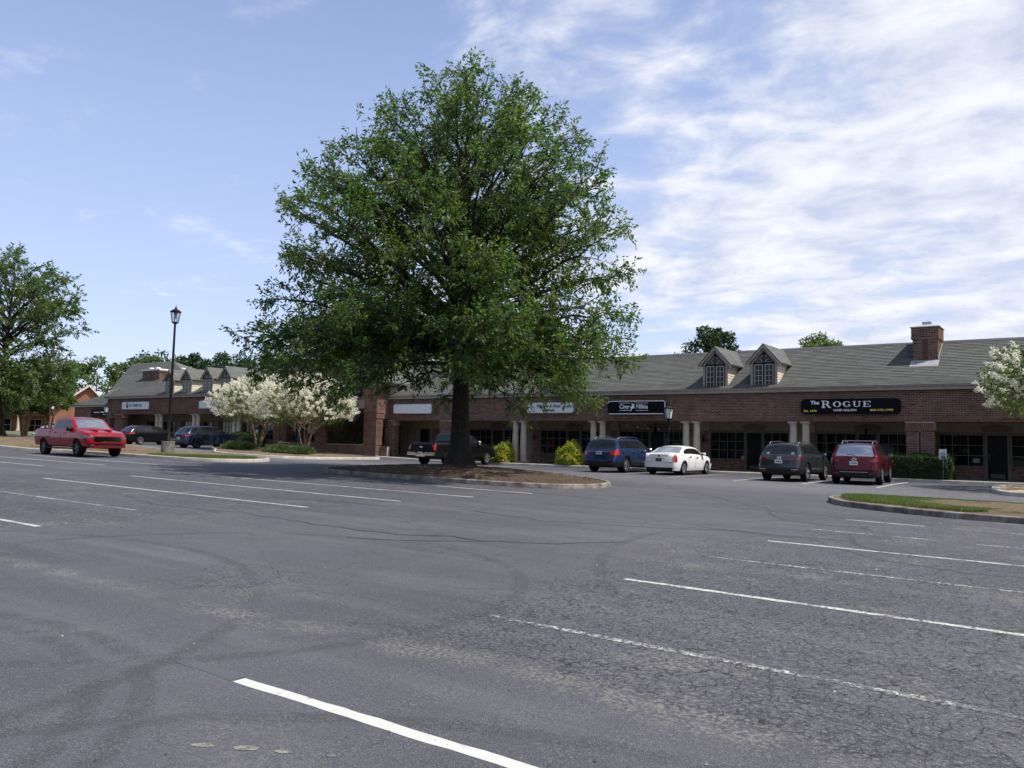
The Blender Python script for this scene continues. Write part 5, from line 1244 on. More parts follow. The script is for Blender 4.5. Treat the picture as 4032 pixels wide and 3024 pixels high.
# dark blue large SUV
t_, b_ = suv_profiles(5.04, 1.75, 1.16, 1.12, .30)
car('blue_suv', 'dark blue SUV with silver roof rails parked beside the white sedan', (-20.2, 38.0), UP, dict(L=5.04, W=2.0, cat='car', top=t_, belt=b_, axle=(1.12, 3.98), wheel=.40, sill=.32, windows=[(.62, 1.28, -.16, .03), (1.50, 2.42, 0, 0), (2.50, 3.85, 0, -.9)], windshield=(3.1, 3.95), rear_glass=(.10, .52), spoiler=True,
    tail={'tail_lamp': (.62, .88, 1.13, .42)}, head={'head_lamp': (.55, .80, .95, .5)}, clad=.50, arch_clad=True, cap_r={'rear_valance': (0, .8, .2, .55)}, cap_f={'grille': (0, .6, .6, .95)}, mirror=(3.62, 1.08), handles=(1.75, 2.75), seams=(1.45, 2.46, 3.55), rails=(.75, 3.0, ALLOY), rocker=True, plate=(.90, .02), emblem=('oval', 1.0, .045), tumble=.30,
    extra=[('light_bar', CHROME, [(.025, .05, -.62, .62, 1.035, 1.06)])], spokes=5, mirmat=ALLOY), paint('dark_blue_paint', (0.016, 0.035, 0.088), .25))
# white sedan
L_ = 4.64
car('white_sedan', 'white four-door sedan parked between the blue SUV and the grey SUV', (-17.15, 38.25), UP, dict(L=L_, W=1.81, cat='car',
    top=[(0, .90), (.04, .985), (.12, 1.035), (.5, 1.055), (.72, 1.075), (1.0, 1.20), (1.38, 1.36), (1.8, 1.415), (2.3, 1.42), (2.7, 1.375), (3.0, 1.25), (3.5, .985), (3.7, .945), (4.2, .87), (4.5, .76), (L_, .66)],
    belt=[(0, .86), (.1, .985), (.6, 1.0), (1.5, .975), (2.8, .93), (3.5, .90), (4.2, .80), (4.5, .70), (L_, .60)], axle=(.93, 3.70), wheel=.335, sill=.22, windows=[(.98, 1.42, .30, .1), (1.50, 2.22, 0, 0), (2.28, 3.4, 0, -.85)], windshield=(2.62, 3.48), rear_glass=(.74, 1.40), lean_r=.06,
    tail={'tail_lamp': (.70, .63, .985, .20)}, head={'head_lamp': (.5, .55, .72, .55)}, cap_r={'rear_valance': (0, .75, .1, .36)}, cap_f={'grille': (0, .5, .35, .68)}, mirror=(3.12, .95), handles=(1.62, 2.45), seams=(1.40, 2.25, 3.2), plate=(.64, -.045), platemat=simple('dark_plate', (.10, .07, .08), .4), emblem=('shield', .90, -.022), emblmat=PLASTIC, tumble=.36, mir_h=.13, rwglass=m_mirrorglass(),
    extra=[('trunk_lip', PLASTIC, [(.06, .10, -.50, .50, 1.03, 1.045)]), ('trunk_trim', CHROME, [(-.04, .03, -.34, .34, .82, .835)]), ('trunk_seam', TRIMK, [(-.045, .0, -.66, .66, .615, .622)])], spokes=5, style='plain', handmat=CHROME, tyre_w=.225), paint('white_paint', (0.72, 0.73, 0.73), .0, .3))
# grey SUV
t_, b_ = suv_profiles(4.77, 1.66, 1.11, 1.06, .36)
car('grey_suv', 'dark grey SUV with silver roof rails and round stickers on its rear window', (-11.05, 37.0), UP, dict(L=4.77, W=1.89, cat='car', top=t_, belt=b_, axle=(1.0, 3.77), wheel=.385, sill=.32, windows=[(.66, 1.02, .05, .05), (1.22, 2.20, 0, 0), (2.27, 3.62, 0, -.9)], windshield=(2.95, 3.74), rear_glass=(.12, .54), spoiler=True,
    tail={'tail_lamp': (.42, .90, 1.04, .40)}, tailmat=TAIL_D, head={'head_lamp': (.5, .7, .86, .5)}, clad=.50, arch_clad=True, cap_r={'rear_valance': (0, .75, .2, .50)}, cap_f={'grille': (0, .6, .5, .9)}, mirror=(3.38, 1.04), handles=(1.55, 2.5), seams=(1.2, 2.24, 3.3), rails=(.72, 2.9, ALLOY), rocker=True, plate=(.76, -.01), emblem=('h', .99, .045), tumble=.37,
    extra=[('light_bar', CHROME, [(.015, .065, -.50, .50, .925, .945)]), ('bumper_accent', CHROME, [(-.03, .05, -.80, -.52, .50, .53), (-.03, .05, .52, .80, .50, .53)])], spokes=5, style='split'), paint('dark_grey_paint', (0.040, 0.045, 0.052), .4))
g_ = [o for o in bpy.data.objects if o.name == 'grey_suv'][0]
for s in (-1, 1): MB().lathe([(.001, 0), (.07, 0), (.07, .006), (.001, .006)], 16, 'x', (0, 0, 0)).build('window_sticker', PLATE, g_).location = (-2.385 + .245, s * .52, 1.17)
# dark red SUV
t_, b_ = suv_profiles(4.96, 1.70, 1.14, 1.08, .34)
car('red_suv', 'maroon SUV with silver roof crossbars parked beside the handicap bay', (-8.3, 37.2), UP + R_(5), dict(L=4.96, W=1.93, cat='car', top=t_, belt=b_, axle=(1.06, 3.91), wheel=.395, sill=.32, windows=[(.66, 1.12, -.05, .05), (1.32, 2.30, 0, 0), (2.38, 3.75, 0, -.9)], windshield=(3.05, 3.88), rear_glass=(.11, .50), spoiler=True,
    tail={'tail_lamp': (.58, .92, 1.09, .45)}, tailmat=TAIL_D, head={'head_lamp': (.5, .7, .86, .5)}, clad=.53, cap_r={'rear_valance': (0, .78, .2, .50)}, cap_f={'grille': (0, .6, .5, .9)}, mirror=(3.52, 1.06), handles=(1.65, 2.65), seams=(1.3, 2.34, 3.45), rails=(.95, 2.6, ALLOY), crossbars=(1.15, 2.4), rail_y=.58, plate=(.78, -.005), emblem=('t', 1.01, .05), tumble=.37, rwglass=MATS['silvery_car_glass'],
    extra=[('bumper_accent', CHROME, [(-.065, .02, -.52, .52, .495, .52)])], spokes=10, mirmat=PLASTIC), paint('maroon_paint', (0.060, 0.004, 0.009), .1))
# black pickup
L_ = 5.85
car('black_pickup', 'black pickup truck with chrome rear bumper parked behind the oak trunk', (-31.3, 37.75), UP, dict(L=L_, W=2.03, cat='pickup', boxy=True,
    top=[(0, 1.16), (.05, 1.25), (.1, 1.275), (1.98, 1.285), (2.02, 1.30), (2.16, 1.78), (2.3, 1.84), (3.0, 1.875), (3.5, 1.85), (3.75, 1.76), (4.45, 1.30), (4.6, 1.25), (5.4, 1.16), (5.75, 1.06), (L_, .95)],
    belt=[(0, 1.14), (.1, 1.25), (2.0, 1.255), (2.1, 1.20), (4.3, 1.19), (4.6, 1.18), (5.4, 1.09), (5.75, .98), (L_, .88)], axle=(1.22, 4.86), wheel=.405, sill=.46, windows=[(2.28, 3.02, 0, 0), (3.1, 4.32, 0, -.75)], windshield=(3.68, 4.44), rear_glass=(2.05, 2.20), bed=(.08, 1.97), bed_floor=.82, lean_r=.0, lean_f=.05,
    tail={'tail_lamp': (.80, .86, 1.18, .14)}, head={'head_lamp': (.6, .82, 1.0, .3)}, cap_f={'grille': (0, .6, .6, 1.0)}, mirror=(3.98, 1.20), handles=(2.4, 3.4), seams=(2.02, 3.06, 4.1), plate=(.60, -.135), emblem=('bowtie', 1.03, -.058), emblmat=PLATE, tumble=.22, mir_h=.24,
    extra=[('rear_bumper', CHROME, [(-.13, .06, -.97, -.35, .56, .74), (-.13, .06, .35, .97, .56, .74), (-.121, .05, -.349, .349, .50, .70)]), ('tailgate_gap', PLASTIC, [(-.047, .02, -.80, -.788, .76, 1.24), (-.047, .02, .788, .80, .76, 1.24)])], spokes=6, style='truck', tyre_w=.27, mirmat=CHROME), paint('black_paint', (0.004, 0.004, 0.005), .0, .4))
# red pickup, nose towards the aisle
L_ = 5.92
car('red_pickup', 'bright red crew-cab pickup with black grille and black wheels', (-42.6, 21.3), R_(-2.0), dict(L=L_, W=2.08, cat='pickup', boxy=True,
    top=[(0, 1.20), (.05, 1.30), (.1, 1.33), (1.78, 1.345), (1.82, 1.36), (2.02, 1.82), (2.2, 1.91), (3.0, 1.965), (3.5, 1.94), (3.8, 1.84), (4.45, 1.40), (4.6, 1.34), (5.2, 1.27), (5.65, 1.19), (5.85, 1.08), (L_, 1.0)],
    belt=[(0, 1.18), (.1, 1.30), (1.85, 1.315), (1.95, 1.25), (4.3, 1.23), (4.6, 1.24), (5.2, 1.18), (5.65, 1.10), (L_, .96)], axle=(1.16, 4.83), wheel=.425, sill=.50, windows=[(2.20, 3.05, .12, 0), (3.14, 4.35, 0, -.75)], windshield=(3.72, 4.44), wsglass=MATS['silvery_car_glass'], rear_glass=(1.86, 2.04), bed=(.08, 1.78), bed_floor=.88, lean_r=0, lean_f=.06,
    tail={'tail_lamp': (.82, .86, 1.2, .14)}, head={'head_lamp': (.62, .90, 1.04, .42)}, cap_f={'grille': (0, .66, .74, 1.06), 'lower_grille': (0, .62, .50, .64)}, cap_r={'rear_bumper': (0, 1.0, .4, .7)}, bumpmat=CHROME, mirror=(4.02, 1.24), handles=(2.35, 3.45), seams=(1.82, 3.1, 4.15), tumble=.22, mir_h=.20, mirmat=PLASTIC, handmat=paint('red_handle_paint', (.225, .004, .009), .0),
    extra=[('side_step', PLASTIC, [(1.7, 4.2, -1.04, -.9, .36, .42), (1.7, 4.2, .9, 1.04, .36, .42)]), ('bumper_bar', paint('red_bumper_paint', (.225, .004, .009), .0), [(5.76, 5.99, -.86, .86, .655, .725), (5.76, 5.985, -.84, .84, .44, .50)]), ('fog_lamp', HEADL, [(5.80, 5.965, -.84, -.68, .53, .62), (5.80, 5.965, .68, .84, .53, .62)]), ('grille_bar', ALLOY_D, [(5.93, 5.99, -.60, .60, .93, .955), (5.93, 5.99, -.60, .60, .83, .845)]), ('grille_trim', CHROME, [(5.90, 5.955, -.62, .62, 1.065, 1.08), (5.94, 5.995, -.32, .32, .735, .75)]), ('hood_scoop', paint('red_hood_paint', (.225, .004, .009), .0), [(4.75, 5.4, -.42, -.26, 1.26, 1.335), (4.75, 5.4, .26, .42, 1.26, 1.335)])],
    rim=ALLOY_D, spokes=6, style='truck', tyre_w=.285), paint('red_paint', (0.225, 0.004, 0.009), .0))
# black crossover and navy SUV by the left row
t_, b_ = suv_profiles(4.83, 1.61, 1.06, .99, .50)
car('black_crossover', 'black crossover with bright spoked wheels parked beside the lamp post', (-65.0, 38.3), UP, dict(L=4.83, W=1.9, cat='car', top=t_, belt=b_, axle=(1.05, 3.83), wheel=.375, sill=.28, windows=[(.80, 1.15, .1, .1), (1.35, 2.28, 0, 0), (2.35, 3.68, 0, -.9)], windshield=(2.98, 3.80), rear_glass=(.12, .66), spoiler=True,
    tail={'tail_lamp': (.45, .86, .99, .55)}, head={'head_lamp': (.5, .66, .82, .5)}, cap_r={'rear_valance': (0, .75, .2, .42)}, cap_f={'grille': (0, .6, .5, .85)}, mirror=(3.42, 1.02), handles=(1.6, 2.6), seams=(1.3, 2.32, 3.35), plate=(.70, -.03), tumble=.32, spokes=10), MATS.get('bp') or paint('gloss_black_paint', (0.004, 0.004, 0.005), .0, .4))
t_, b_ = suv_profiles(4.72, 1.676, 1.10, 1.03, .42)
car('navy_suv', 'navy blue SUV with dark split-spoke wheels parked behind the flowering tree', (-55.3, 37.2), UP, dict(L=4.72, W=1.9, cat='car', top=t_, belt=b_, axle=(.97, 3.83), wheel=.375, sill=.28, windows=[(.70, 1.1, .1, .1), (1.30, 2.22, 0, 0), (2.29, 3.6, 0, -.9)], windshield=(2.9, 3.70), rear_glass=(.12, .58), spoiler=True,
    tail={'tail_lamp': (.45, .88, .98, .5)}, head={'head_lamp': (.5, .68, .82, .5)}, cap_r={'rear_valance': (0, .75, .2, .44)}, cap_f={'grille': (0, .6, .5, .85)}, mirror=(3.35, 1.04), handles=(1.55, 2.5), seams=(1.25, 2.26, 3.28), plate=(.64, -.045), tumble=.30, spokes=5, style='split', rim=ALLOY_D), paint('navy_paint', (0.022, 0.038, 0.075), .3))
car('far_sedan', 'pale car parked far off at the left between the slim trunks', (-97.5, 46.5), R_(205), dict(L=4.64, W=1.81, cat='car',
    top=[(0, .90), (.12, 1.035), (.72, 1.075), (1.38, 1.36), (1.8, 1.415), (2.3, 1.42), (2.7, 1.375), (3.5, .985), (4.2, .87), (4.64, .66)], belt=[(0, .86), (.1, .985), (1.5, .975), (3.5, .90), (4.2, .80), (4.64, .60)], axle=(.93, 3.70), wheel=.335, sill=.22, windows=[(1.1, 2.22, .3, 0), (2.28, 3.4, 0, -.85)], windshield=(2.62, 3.48), rear_glass=(.74, 1.40),
    tail={'tail_lamp': (.70, .63, .985, .20)}, head={'head_lamp': (.5, .55, .72, .55)}, mirror=(3.12, .95), handles=(1.62,), seams=(2.25,), tumble=.36), paint('silver_paint', (.55, .57, .58), .4))

# ------------------------------------------------------------------ lamp posts
LAMPGLASS = simple('frosted_lamp_glass', (0.55, 0.60, 0.62), 0.25, var=.1)
def lantern(root, z, s=1.0, mat=LAMPGLASS):
    """six-sided lantern whose base is at z"""
    n = 6; rb, rt, h = .17 * s, .27 * s, .58 * s
    A = [2 * math.pi * k / n + .26 for k in range(n)]
    f = MB(); lo = [(rb * math.cos(a), rb * math.sin(a), z + .10 * s) for a in A]; hi = [(rt * math.cos(a), rt * math.sin(a), z + .10 * s + h) for a in A]
    for k in range(n): f.tube([lo[k], hi[k]], .018 * s, 5).tube([lo[k], lo[(k + 1) % n]], .02 * s, 5).tube([hi[k], hi[(k + 1) % n]], .024 * s, 5)
    f.lathe([(.06 * s, z), (.09 * s, z + .02 * s), (rb, z + .08 * s), (rb + .01, z + .105 * s), (.02, z + .11 * s)], 12)
    l = f.build('lantern', IRON, root)
    for k in range(n):
        q = [Vector(p) * .97 + Vector((0, 0, p[2] * .03)) for p in (lo[k], lo[(k + 1) % n], hi[(k + 1) % n], hi[k])]
        MB().add(q, [(0, 1, 2, 3)]).build('lamp_pane', mat, l)
    zt = z + .10 * s + h
    MB().lathe([(rt + .03 * s, zt), (rt + .035 * s, zt + .02 * s), (rt * .6, zt + .12 * s), (.05 * s, zt + .19 * s), (.045 * s, zt + .23 * s), (.07 * s, zt + .24 * s), (.07 * s, zt + .255 * s), (.015, zt + .27 * s), (.008, zt + .42 * s)], 12).build('lantern_roof', IRON, l)
    MB().lathe([(.06 * s, z + .3 * s), (.06 * s, z + .55 * s), (.09 * s, z + .56 * s), (.09 * s, zt - .02)], 10).build('lamp_holder', PLASTIC, l)
    return l
def m_lampglass():
    k = NT('clear_lamp_glass'); k.base((.75, .80, .82)); k.rough(.05); k.b.inputs['Transmission Weight'].default_value = .85; k.b.inputs['IOR'].default_value = 1.05
    k.base(k.mix(k.noise(k.objc(), 6, 2), (.70, .76, .8), (.85, .9, .92))); return k.m
lp = empty('street_lamp', (-41.3, 25.4, gz(-41.3, 25.4) + .18), label='tall black lamp post with lantern on a round concrete footing', cat='street lamp')
lp.rotation_euler = (0, R_(.6), R_(0))
MB().lathe([(.345, -.15), (.345, .60), (.33, .62), (.01, .625)], 28).build('concrete_base', simple('footing_concrete', (.115, .108, .095), .95, var=.45, scale=3, bump=.4, bscale=40), lp, smooth=40)
MB().lathe([(.12, .62), (.12, .68), (.085, .72), (.083, 2.0), (.075, 3.2), (.055, 7.05)], 16).build('pole', IRON, lp, smooth=50)
lantern(lp, 7.05, 1.0, m_lampglass())
for x, y, h, lab in ((-19.05, 41.05, 2.62, 'short black lamp post with frosted lantern in front of the horseman sign'), (-60.3, 41.1, 2.55, 'short black lamp post with frosted lantern behind the left flowering tree'), (-77.4, 41.0, 2.4, 'short lamp post with frosted lantern above the red pickup')):
    q = empty('walk_lamp', (x, y, gz(x, 40.7) + .15), label=lab, cat='street lamp'); MB().lathe([(.10, 0), (.10, .25), (.055, .32), (.045, .4), (.042, h)], 12).build('pole', IRON, q, smooth=50); lantern(q, h, .95)
# parking signs
BLUE = simple('handicap_blue', (.012, .07, .33), .4)
for x, y, lab in ((-5.75, 40.93, 'white handicap parking sign standing in the hedge at right'), (-54.6, 41.2, 'white handicap parking sign beside the left hedge')):
    z0 = gz(x, 40.7) + .15; q = empty('parking_sign', (x, y, z0), label=lab, cat='sign')
    MB().tube([(0, 0, 0), (0, 0, 1.35)], .022, 6).build('sign_post', simple('galvanised_post', (.3, .3, .3), .5, .6), q)
    pl = MB().box(-.155, .155, -.030, -.024, .90, 1.36).build('sign_plate', simple('sign_white', (.66, .70, .68), .4), q)
    MB().box(-.08, .08, -.035, -.0305, .92, 1.08).build('blue_field', BLUE, pl)
    m = MB(); yq = -.037; m.lathe([(.001, -.001), (.014, -.001), (.014, .001), (.001, .001)], 10, 'y', (-.01, yq, 1.055)).tube([(-.012, yq, 1.04), (-.008, yq, .995), (.028, yq, .992), (.04, yq, .955)], .007, 5).tube([(.015 + .034 * math.cos(t) - .02, yq, .965 + .034 * math.sin(t)) for t in np.linspace(R_(130), R_(380), 12)], .006, 5)
    m.build('wheelchair_symbol', LETTER_W, pl)
    MB().box(-.12, .12, -.034, -.0305, 1.12, 1.14).box(-.10, .10, -.034, -.0305, 1.18, 1.20).build('sign_lines', LETTER_K, pl)
# ------------------------------------------------------------------ vegetation
def leaf_quads(C, D, length, width, seed, jit=0.35, fold=0.0):
    """C (n,3) leaf bases, D (n,3) preferred directions -> verts, quads of pointed leaves"""
    g = np.random.default_rng(seed); n = len(C)
    d = D + g.normal(0, jit, (n, 3)); d /= np.linalg.norm(d, axis=1, keepdims=True) + 1e-9
    r = g.normal(0, 1, (n, 3)); s = np.cross(d, r); s /= np.linalg.norm(s, axis=1, keepdims=True) + 1e-9
    l = length * g.uniform(.65, 1.3, (n, 1)); w = width * g.uniform(.7, 1.25, (n, 1))
    v = np.stack([C, C + d * l * .45 + s * w * .5, C + d * l, C + d * l * .45 - s * w * .5], 1).reshape(-1, 3)
    return v, np.arange(4 * n).reshape(-1, 4)
def tubes(paths, sides=6):
    V, Q = [], []; o = 0
    for pts, rad in paths:
        m = MB().tube(pts, rad, sides, caps=False); V += m.v; Q += [tuple(i + o for i in f) for f in m.f]; o += len(m.v)
    return np.array(V), np.array(Q)
def bez(a, b, c, n): return [a * (1 - t) ** 2 + b * 2 * t * (1 - t) + c * t * t for t in np.linspace(0, 1, n)]

OAK_Z = [2.45, 3.0, 3.7, 4.4, 5.7, 7.3, 8.7, 10.2, 11.1, 12.0, 13.2, 14.2, 14.9, 15.8]
OAK_L = [5.6, 7.4, 8.5, 8.7, 8.7, 8.1, 7.8, 7.2, 6.5, 5.4, 4.1, 3.2, 2.3, .5]
OAK_R = [4.8, 6.4, 7.3, 7.2, 6.9, 6.7, 6.5, 6.3, 6.0, 5.4, 4.6, 3.7, 2.7, .8]
def oak(name, label, loc, seed, height=15.9, nl=92, scale=1.0, twigs=9, leaves=17, prof=None, leafmat=None, lsize=(.175, .068), trunk_r=.43, clear=0.0, bark=None):
    g = np.random.default_rng(seed); S = scale
    Zs, Ls, Rs = prof or (OAK_Z, OAK_L, OAK_R)
    right = np.array((.812, .583, 0)) ; right /= np.linalg.norm(right); fwd = np.array((-.583, .812, 0))
    root = empty(name, loc, label=label, cat='tree')
    H = Zs[-1]
    def env(az, z):
        c = math.cos(az); return np.interp(z, Zs, Ls) * (1 - c) / 2 + np.interp(z, Zs, Rs) * (1 + c) / 2
    # trunk
    tp = []; lean = g.normal(0, .02, 2)
    for t in np.linspace(0, 1, 22):
        z = t * (H - .8); tp.append(np.array((lean[0] * z + .10 * math.sin(z * .7 + seed) * t, lean[1] * z + .08 * math.cos(z * .6) * t, z)))
    tr = [trunk_r * (1.0 - .93 * (p[2] / (H - .8)) ** .75) * (1 + .50 * math.exp(-p[2] / .22) + .15 * math.exp(-p[2] / .9)) for p in tp]
    m = MB().tube([tuple(p) for p in [np.array((0, 0, -.25))] + tp], [tr[0] * 1.25] + tr, 18)
    vv = np.array(m.v); a = np.arctan2(vv[:, 1], vv[:, 0]); low = np.exp(-np.clip(vv[:, 2], 0, None) / .5)
    f = 1 + (.16 * np.sin(a * 5 + 1) + .10 * np.sin(a * 3)) * low + .035 * np.sin(a * 9 + vv[:, 2] * 2.0); vv[:, 0] *= f; vv[:, 1] *= f
    m.v = [tuple(p) for p in vv]; m.build('trunk', bark or BARK, root, smooth=60)
    def trunk_at(z): return np.array([np.interp(z, [p[2] for p in tp], [p[k] for p in tp]) for k in range(3)]), float(np.interp(z, [p[2] for p in tp], tr))
    paths = []; tips = []; tdir = []
    def twig_field(p, d, n, ln):
        for _ in range(n):
            q = p + g.normal(0, .10, 3); dd = d * .55 + g.normal(0, .55, 3); dd[2] += .05; dd /= np.linalg.norm(dd); L = ln * g.uniform(.5, 1.2)
            e = q + dd * L; 
            if g.random() < .35: paths.append(([tuple(q), tuple(q + dd * L * .5), tuple(e)], [.010, .007, .003]))
            k = max(3, int(leaves * L / ln))
            ts = g.uniform(.15, 1.05, k)
            for t in ts: tips.append(q + dd * L * t + g.normal(0, .055, 3)); tdir.append(dd * .7 + np.array((0, 0, -.38)))
    # limbs: targets over the envelope
    low = int(nl * .36); high = int(nl * .24)
    for i in range(nl + low + high):
        u = (i + .5) / nl; zt = Zs[0] + .5 + (H - Zs[0] - 1.0) * (u ** .95); az = i * 2.39996 + g.normal(0, .25)
        if i >= nl: zt = Zs[0] + .1 + 3.0 * ((i - nl + .5) / low)
        if i >= nl + low: zt = H * (.66 + .32 * ((i - nl - low + .5) / high))
        R = env(az, zt) * g.uniform(.80, 1.0) * (1 if g.random() > .16 else g.uniform(.55, .8))
        tgt = right * R * math.cos(az) + fwd * R * .95 * math.sin(az) + np.array((0, 0, zt))
        k = np.interp(zt, [2.5, 4, 6, 9, 12, 16], [-.26, -.10, .20, .48, .85, 1.6]); hs = clamp(zt - R * k, 2.5 + clear, H * .88)
        p0, r0 = trunk_at(hs); tgt = tgt + np.array((p0[0], p0[1], 0)) * .5
        L = np.linalg.norm(tgt - p0); mid = (p0 + tgt) / 2 + np.array((0, 0, (.10 if zt > 4.5 else .16) * L)) + g.normal(0, .05 * L, 3)
        pts = bez(p0, mid, tgt, 11); pts = [p + g.normal(0, .05, 3) * min(1, j / 3) for j, p in enumerate(pts)]
        rb = min(r0 * .62, .030 + .0155 * L); paths.append(([tuple(p) for p in pts], [max(.012, rb * (1 - .88 * (j / 10) ** .8)) for j in range(11)]))
        dens_ = g.choice((.6, .85, 1.0, 1.25)); ns = max(5, int(L * 2.3))
        for s in range(ns):
            t = .33 + .67 * (s + g.random()) / ns; j = min(9, int(t * 10)); P = pts[j] + (pts[j + 1] - pts[j]) * (t * 10 - j)
            T = pts[j + 1] - pts[j]; T /= np.linalg.norm(T); side = np.cross(T, (0, 0, 1)); side /= np.linalg.norm(side) + 1e-9
            dd = T * g.uniform(.35, .9) + side * g.choice((-1, 1)) * g.uniform(.4, 1.0) + np.array((0, 0, g.normal(.10, .32))); dd /= np.linalg.norm(dd)
            SL = (.16 * L + .55) * (1.15 - .55 * t) * g.uniform(.6, 1.2)
            e = P + dd * SL + np.array((0, 0, -.06 * SL)); c = (P + e) / 2 + np.array((0, 0, .10 * SL)); sp_ = bez(P, c, e, 5)
            paths.append(([tuple(q) for q in sp_], [max(.006, .012 + .008 * SL * (1 - .8 * q / 4)) for q in range(5)]))
            nt = max(2, int(twigs * SL / 1.4 * dens_))
            for q in range(nt):
                tt = .2 + .8 * (q + g.random()) / nt; jj = min(3, int(tt * 4)); X = sp_[jj] + (sp_[jj + 1] - sp_[jj]) * (tt * 4 - jj)
                twig_field(X, dd, 1, .62)
        twig_field(pts[-1], T, 6, .7)
    p0, _ = trunk_at(H - .9)
    for k in range(14): twig_field(p0 + np.array((0, 0, k * .09 - .3)) + g.normal(0, .12, 3), np.array((g.normal(0, .3), g.normal(0, .3), 1.0)), 3, .8)
    V, Q = tubes(paths, 5); bo = np_obj('branches', V, Q, bark or BARK, root); bo.data.polygons.foreach_set('use_smooth', [True] * len(Q))
    V, Q = leaf_quads(np.array(tips), np.array(tdir), lsize[0], lsize[1], seed + 1)
    np_obj('crown', V, Q, leafmat or LEAF_OAK, root)
    root.scale = (S, S, S)
    print(name, 'leaves', len(tips))
    return root
oak('oak_tree', 'huge spreading green oak standing on the straw island', (-20.8, 25.4, .66), 3)
LT_Z = [2.4, 3.2, 4.2, 5.5, 7.3, 9.2, 11, 12.3, 13.3, 14.0]; LT_R = [3.0, 4.6, 5.6, 5.6, 5.4, 5.2, 4.8, 4.0, 2.6, .5]
oak('left_oak_tree', 'tall green oak cut off by the left edge of the photo', (-67.0, 27.4, gz(-67, 27.4) + .2), 11, nl=60, prof=(LT_Z, LT_R, LT_R), twigs=6, leaves=14, lsize=(.27, .10), trunk_r=.36, leafmat=LEAF_LIT)

def clump_tree(name, label, loc, h, rx, ry, seed, n=9000, mat=None, base=.30, lsize=(.4, .2), clumps=40, group=None, trunk=.25, stems=1, bark=None, conic=0.0, root=None):
    """tree whose crown is many leafy clumps round an uneven ellipsoid"""
    g = np.random.default_rng(seed); root = empty(name, loc, label=label, cat='tree')
    if group: root['group'] = group
    zc = h * (base + 1) / 2; rz = h * (1 - base) / 2
    C = []; rad = []
    while len(C) < clumps:
        d = g.normal(0, 1, 3); d /= np.linalg.norm(d); r = g.uniform(.45, 1.0) ** .6
        t = (d[2] * r + 1) / 2; w = 1 - conic * t
        C.append(np.array((d[0] * rx * r * w, d[1] * ry * r * w, zc + d[2] * rz * r))); rad.append(g.uniform(.16, .30) * min(rx, rz) * (1.1 - .3 * r))
    C = np.array(C); rad = np.array(rad); k = g.integers(0, clumps, n); u = g.normal(0, 1, (n, 3)); u /= np.linalg.norm(u, axis=1, keepdims=True)
    P = C[k] + u * (rad[k] * g.uniform(.45, 1.08, n))[:, None] * np.array((1.15, 1.15, .85))
    D = u * .5 + np.array((0, 0, -.15))
    V, Q = leaf_quads(P, D, lsize[0], lsize[1], seed + 5, .6); np_obj('crown', V, Q, mat or LEAF_BG, root)
    paths = []
    for s in range(stems):
        a = 6.28 * s / stems + g.random(); sp = .0 if stems == 1 else g.uniform(.25, .5)
        b0 = np.array((math.cos(a) * .12, math.sin(a) * .12, -.2)) if stems > 1 else np.array((0, 0, -.2))
        top = np.array((math.cos(a) * rx * sp, math.sin(a) * ry * sp, zc + rz * .3)); mid = (b0 + top) / 2 + np.array((math.cos(a) * .1, math.sin(a) * .1, .2 * h))
        pts = bez(b0, mid, top, 9); paths.append(([tuple(p) for p in pts], [trunk * (1 - .8 * j / 8) for j in range(9)]))
        for q in range(7):
            j = 3 + q % 5; e = C[g.integers(0, clumps)]; paths.append(([tuple(pts[j]), tuple((pts[j] + e) / 2 + np.array((0, 0, .1))), tuple(e)], [trunk * .35, trunk * .2, trunk * .06]))
    V, Q = tubes(paths, 7); np_obj('trunk', V, Q, bark or BARK, root)
    return root
# trees behind the shops
clump_tree('pine_tree', 'dark rounded tree rising behind the dormers of the right row', (-37.0, 90.5, .3), 15.5, 4.1, 4.1, 21, 12000, LEAF_PINE, .45, (.42, .20), 46)
clump_tree('leafy_tree', 'pale green treetop behind the right row near the chimney', (-25.6, 92, .3), 14.7, 3.3, 3.3, 22, 8000, LEAF_LIT, .45, (.36, .16), 34)
clump_tree('leafy_tree', 'small pale treetop beside the larger one behind the chimney', (-22.2, 93.5, .3), 13.9, 1.8, 1.8, 23, 2600, LEAF_LIT, .5, (.36, .16), 18)
bgt = [(-128, 66, 12.6, 6.5, 'LEAF_LIT', 'broad light green tree at the left end of the shop roof', 9000), (-121, 71, 13.8, 4.5, 'LEAF_BG', 'mid green tree just left of the tall shingled roof', 6000), (-131, 78, 15.0, 5.0, 'LEAF_PINE', 'dark tree behind the tall shingled roof', 6000),
       (-129, 84, 15.4, 4.6, 'LEAF_PINE', 'dark tree behind the lamp post', 8000), (-124, 86, 16.0, 5.0, 'LEAF_PINE', 'tallest dark tree above the left dormers', 8000), (-119, 88, 15.6, 5.0, 'LEAF_PINE', 'dark tree above the second left dormer', 8000), (-114, 91, 16.2, 5.0, 'LEAF_PINE', 'dark tree above the fourth left dormer', 8000),
       (-109, 94, 15.9, 5.0, 'LEAF_PINE', 'dark tree right of the left dormers', 8000), (-103, 96, 15.4, 5.2, 'LEAF_PINE', 'dark tree behind the flowering trees', 5000), (-97, 92, 13.2, 3.6, 'LEAF_LIT', 'bright green tree just above the ridge by the flowering trees', 4000), (-96, 101, 16.0, 4.5, 'LEAF_PINE', 'dark tree left of the brick gable', 5000),
       (-93, 38.0, 8.2, 4.2, 'LEAF_BG', 'rounded green tree behind the slim-stemmed trees at left', 9000), (-95, 33, 10.5, 6.0, 'LEAF_BG', 'large green tree behind the left oak trunk', 9000)]
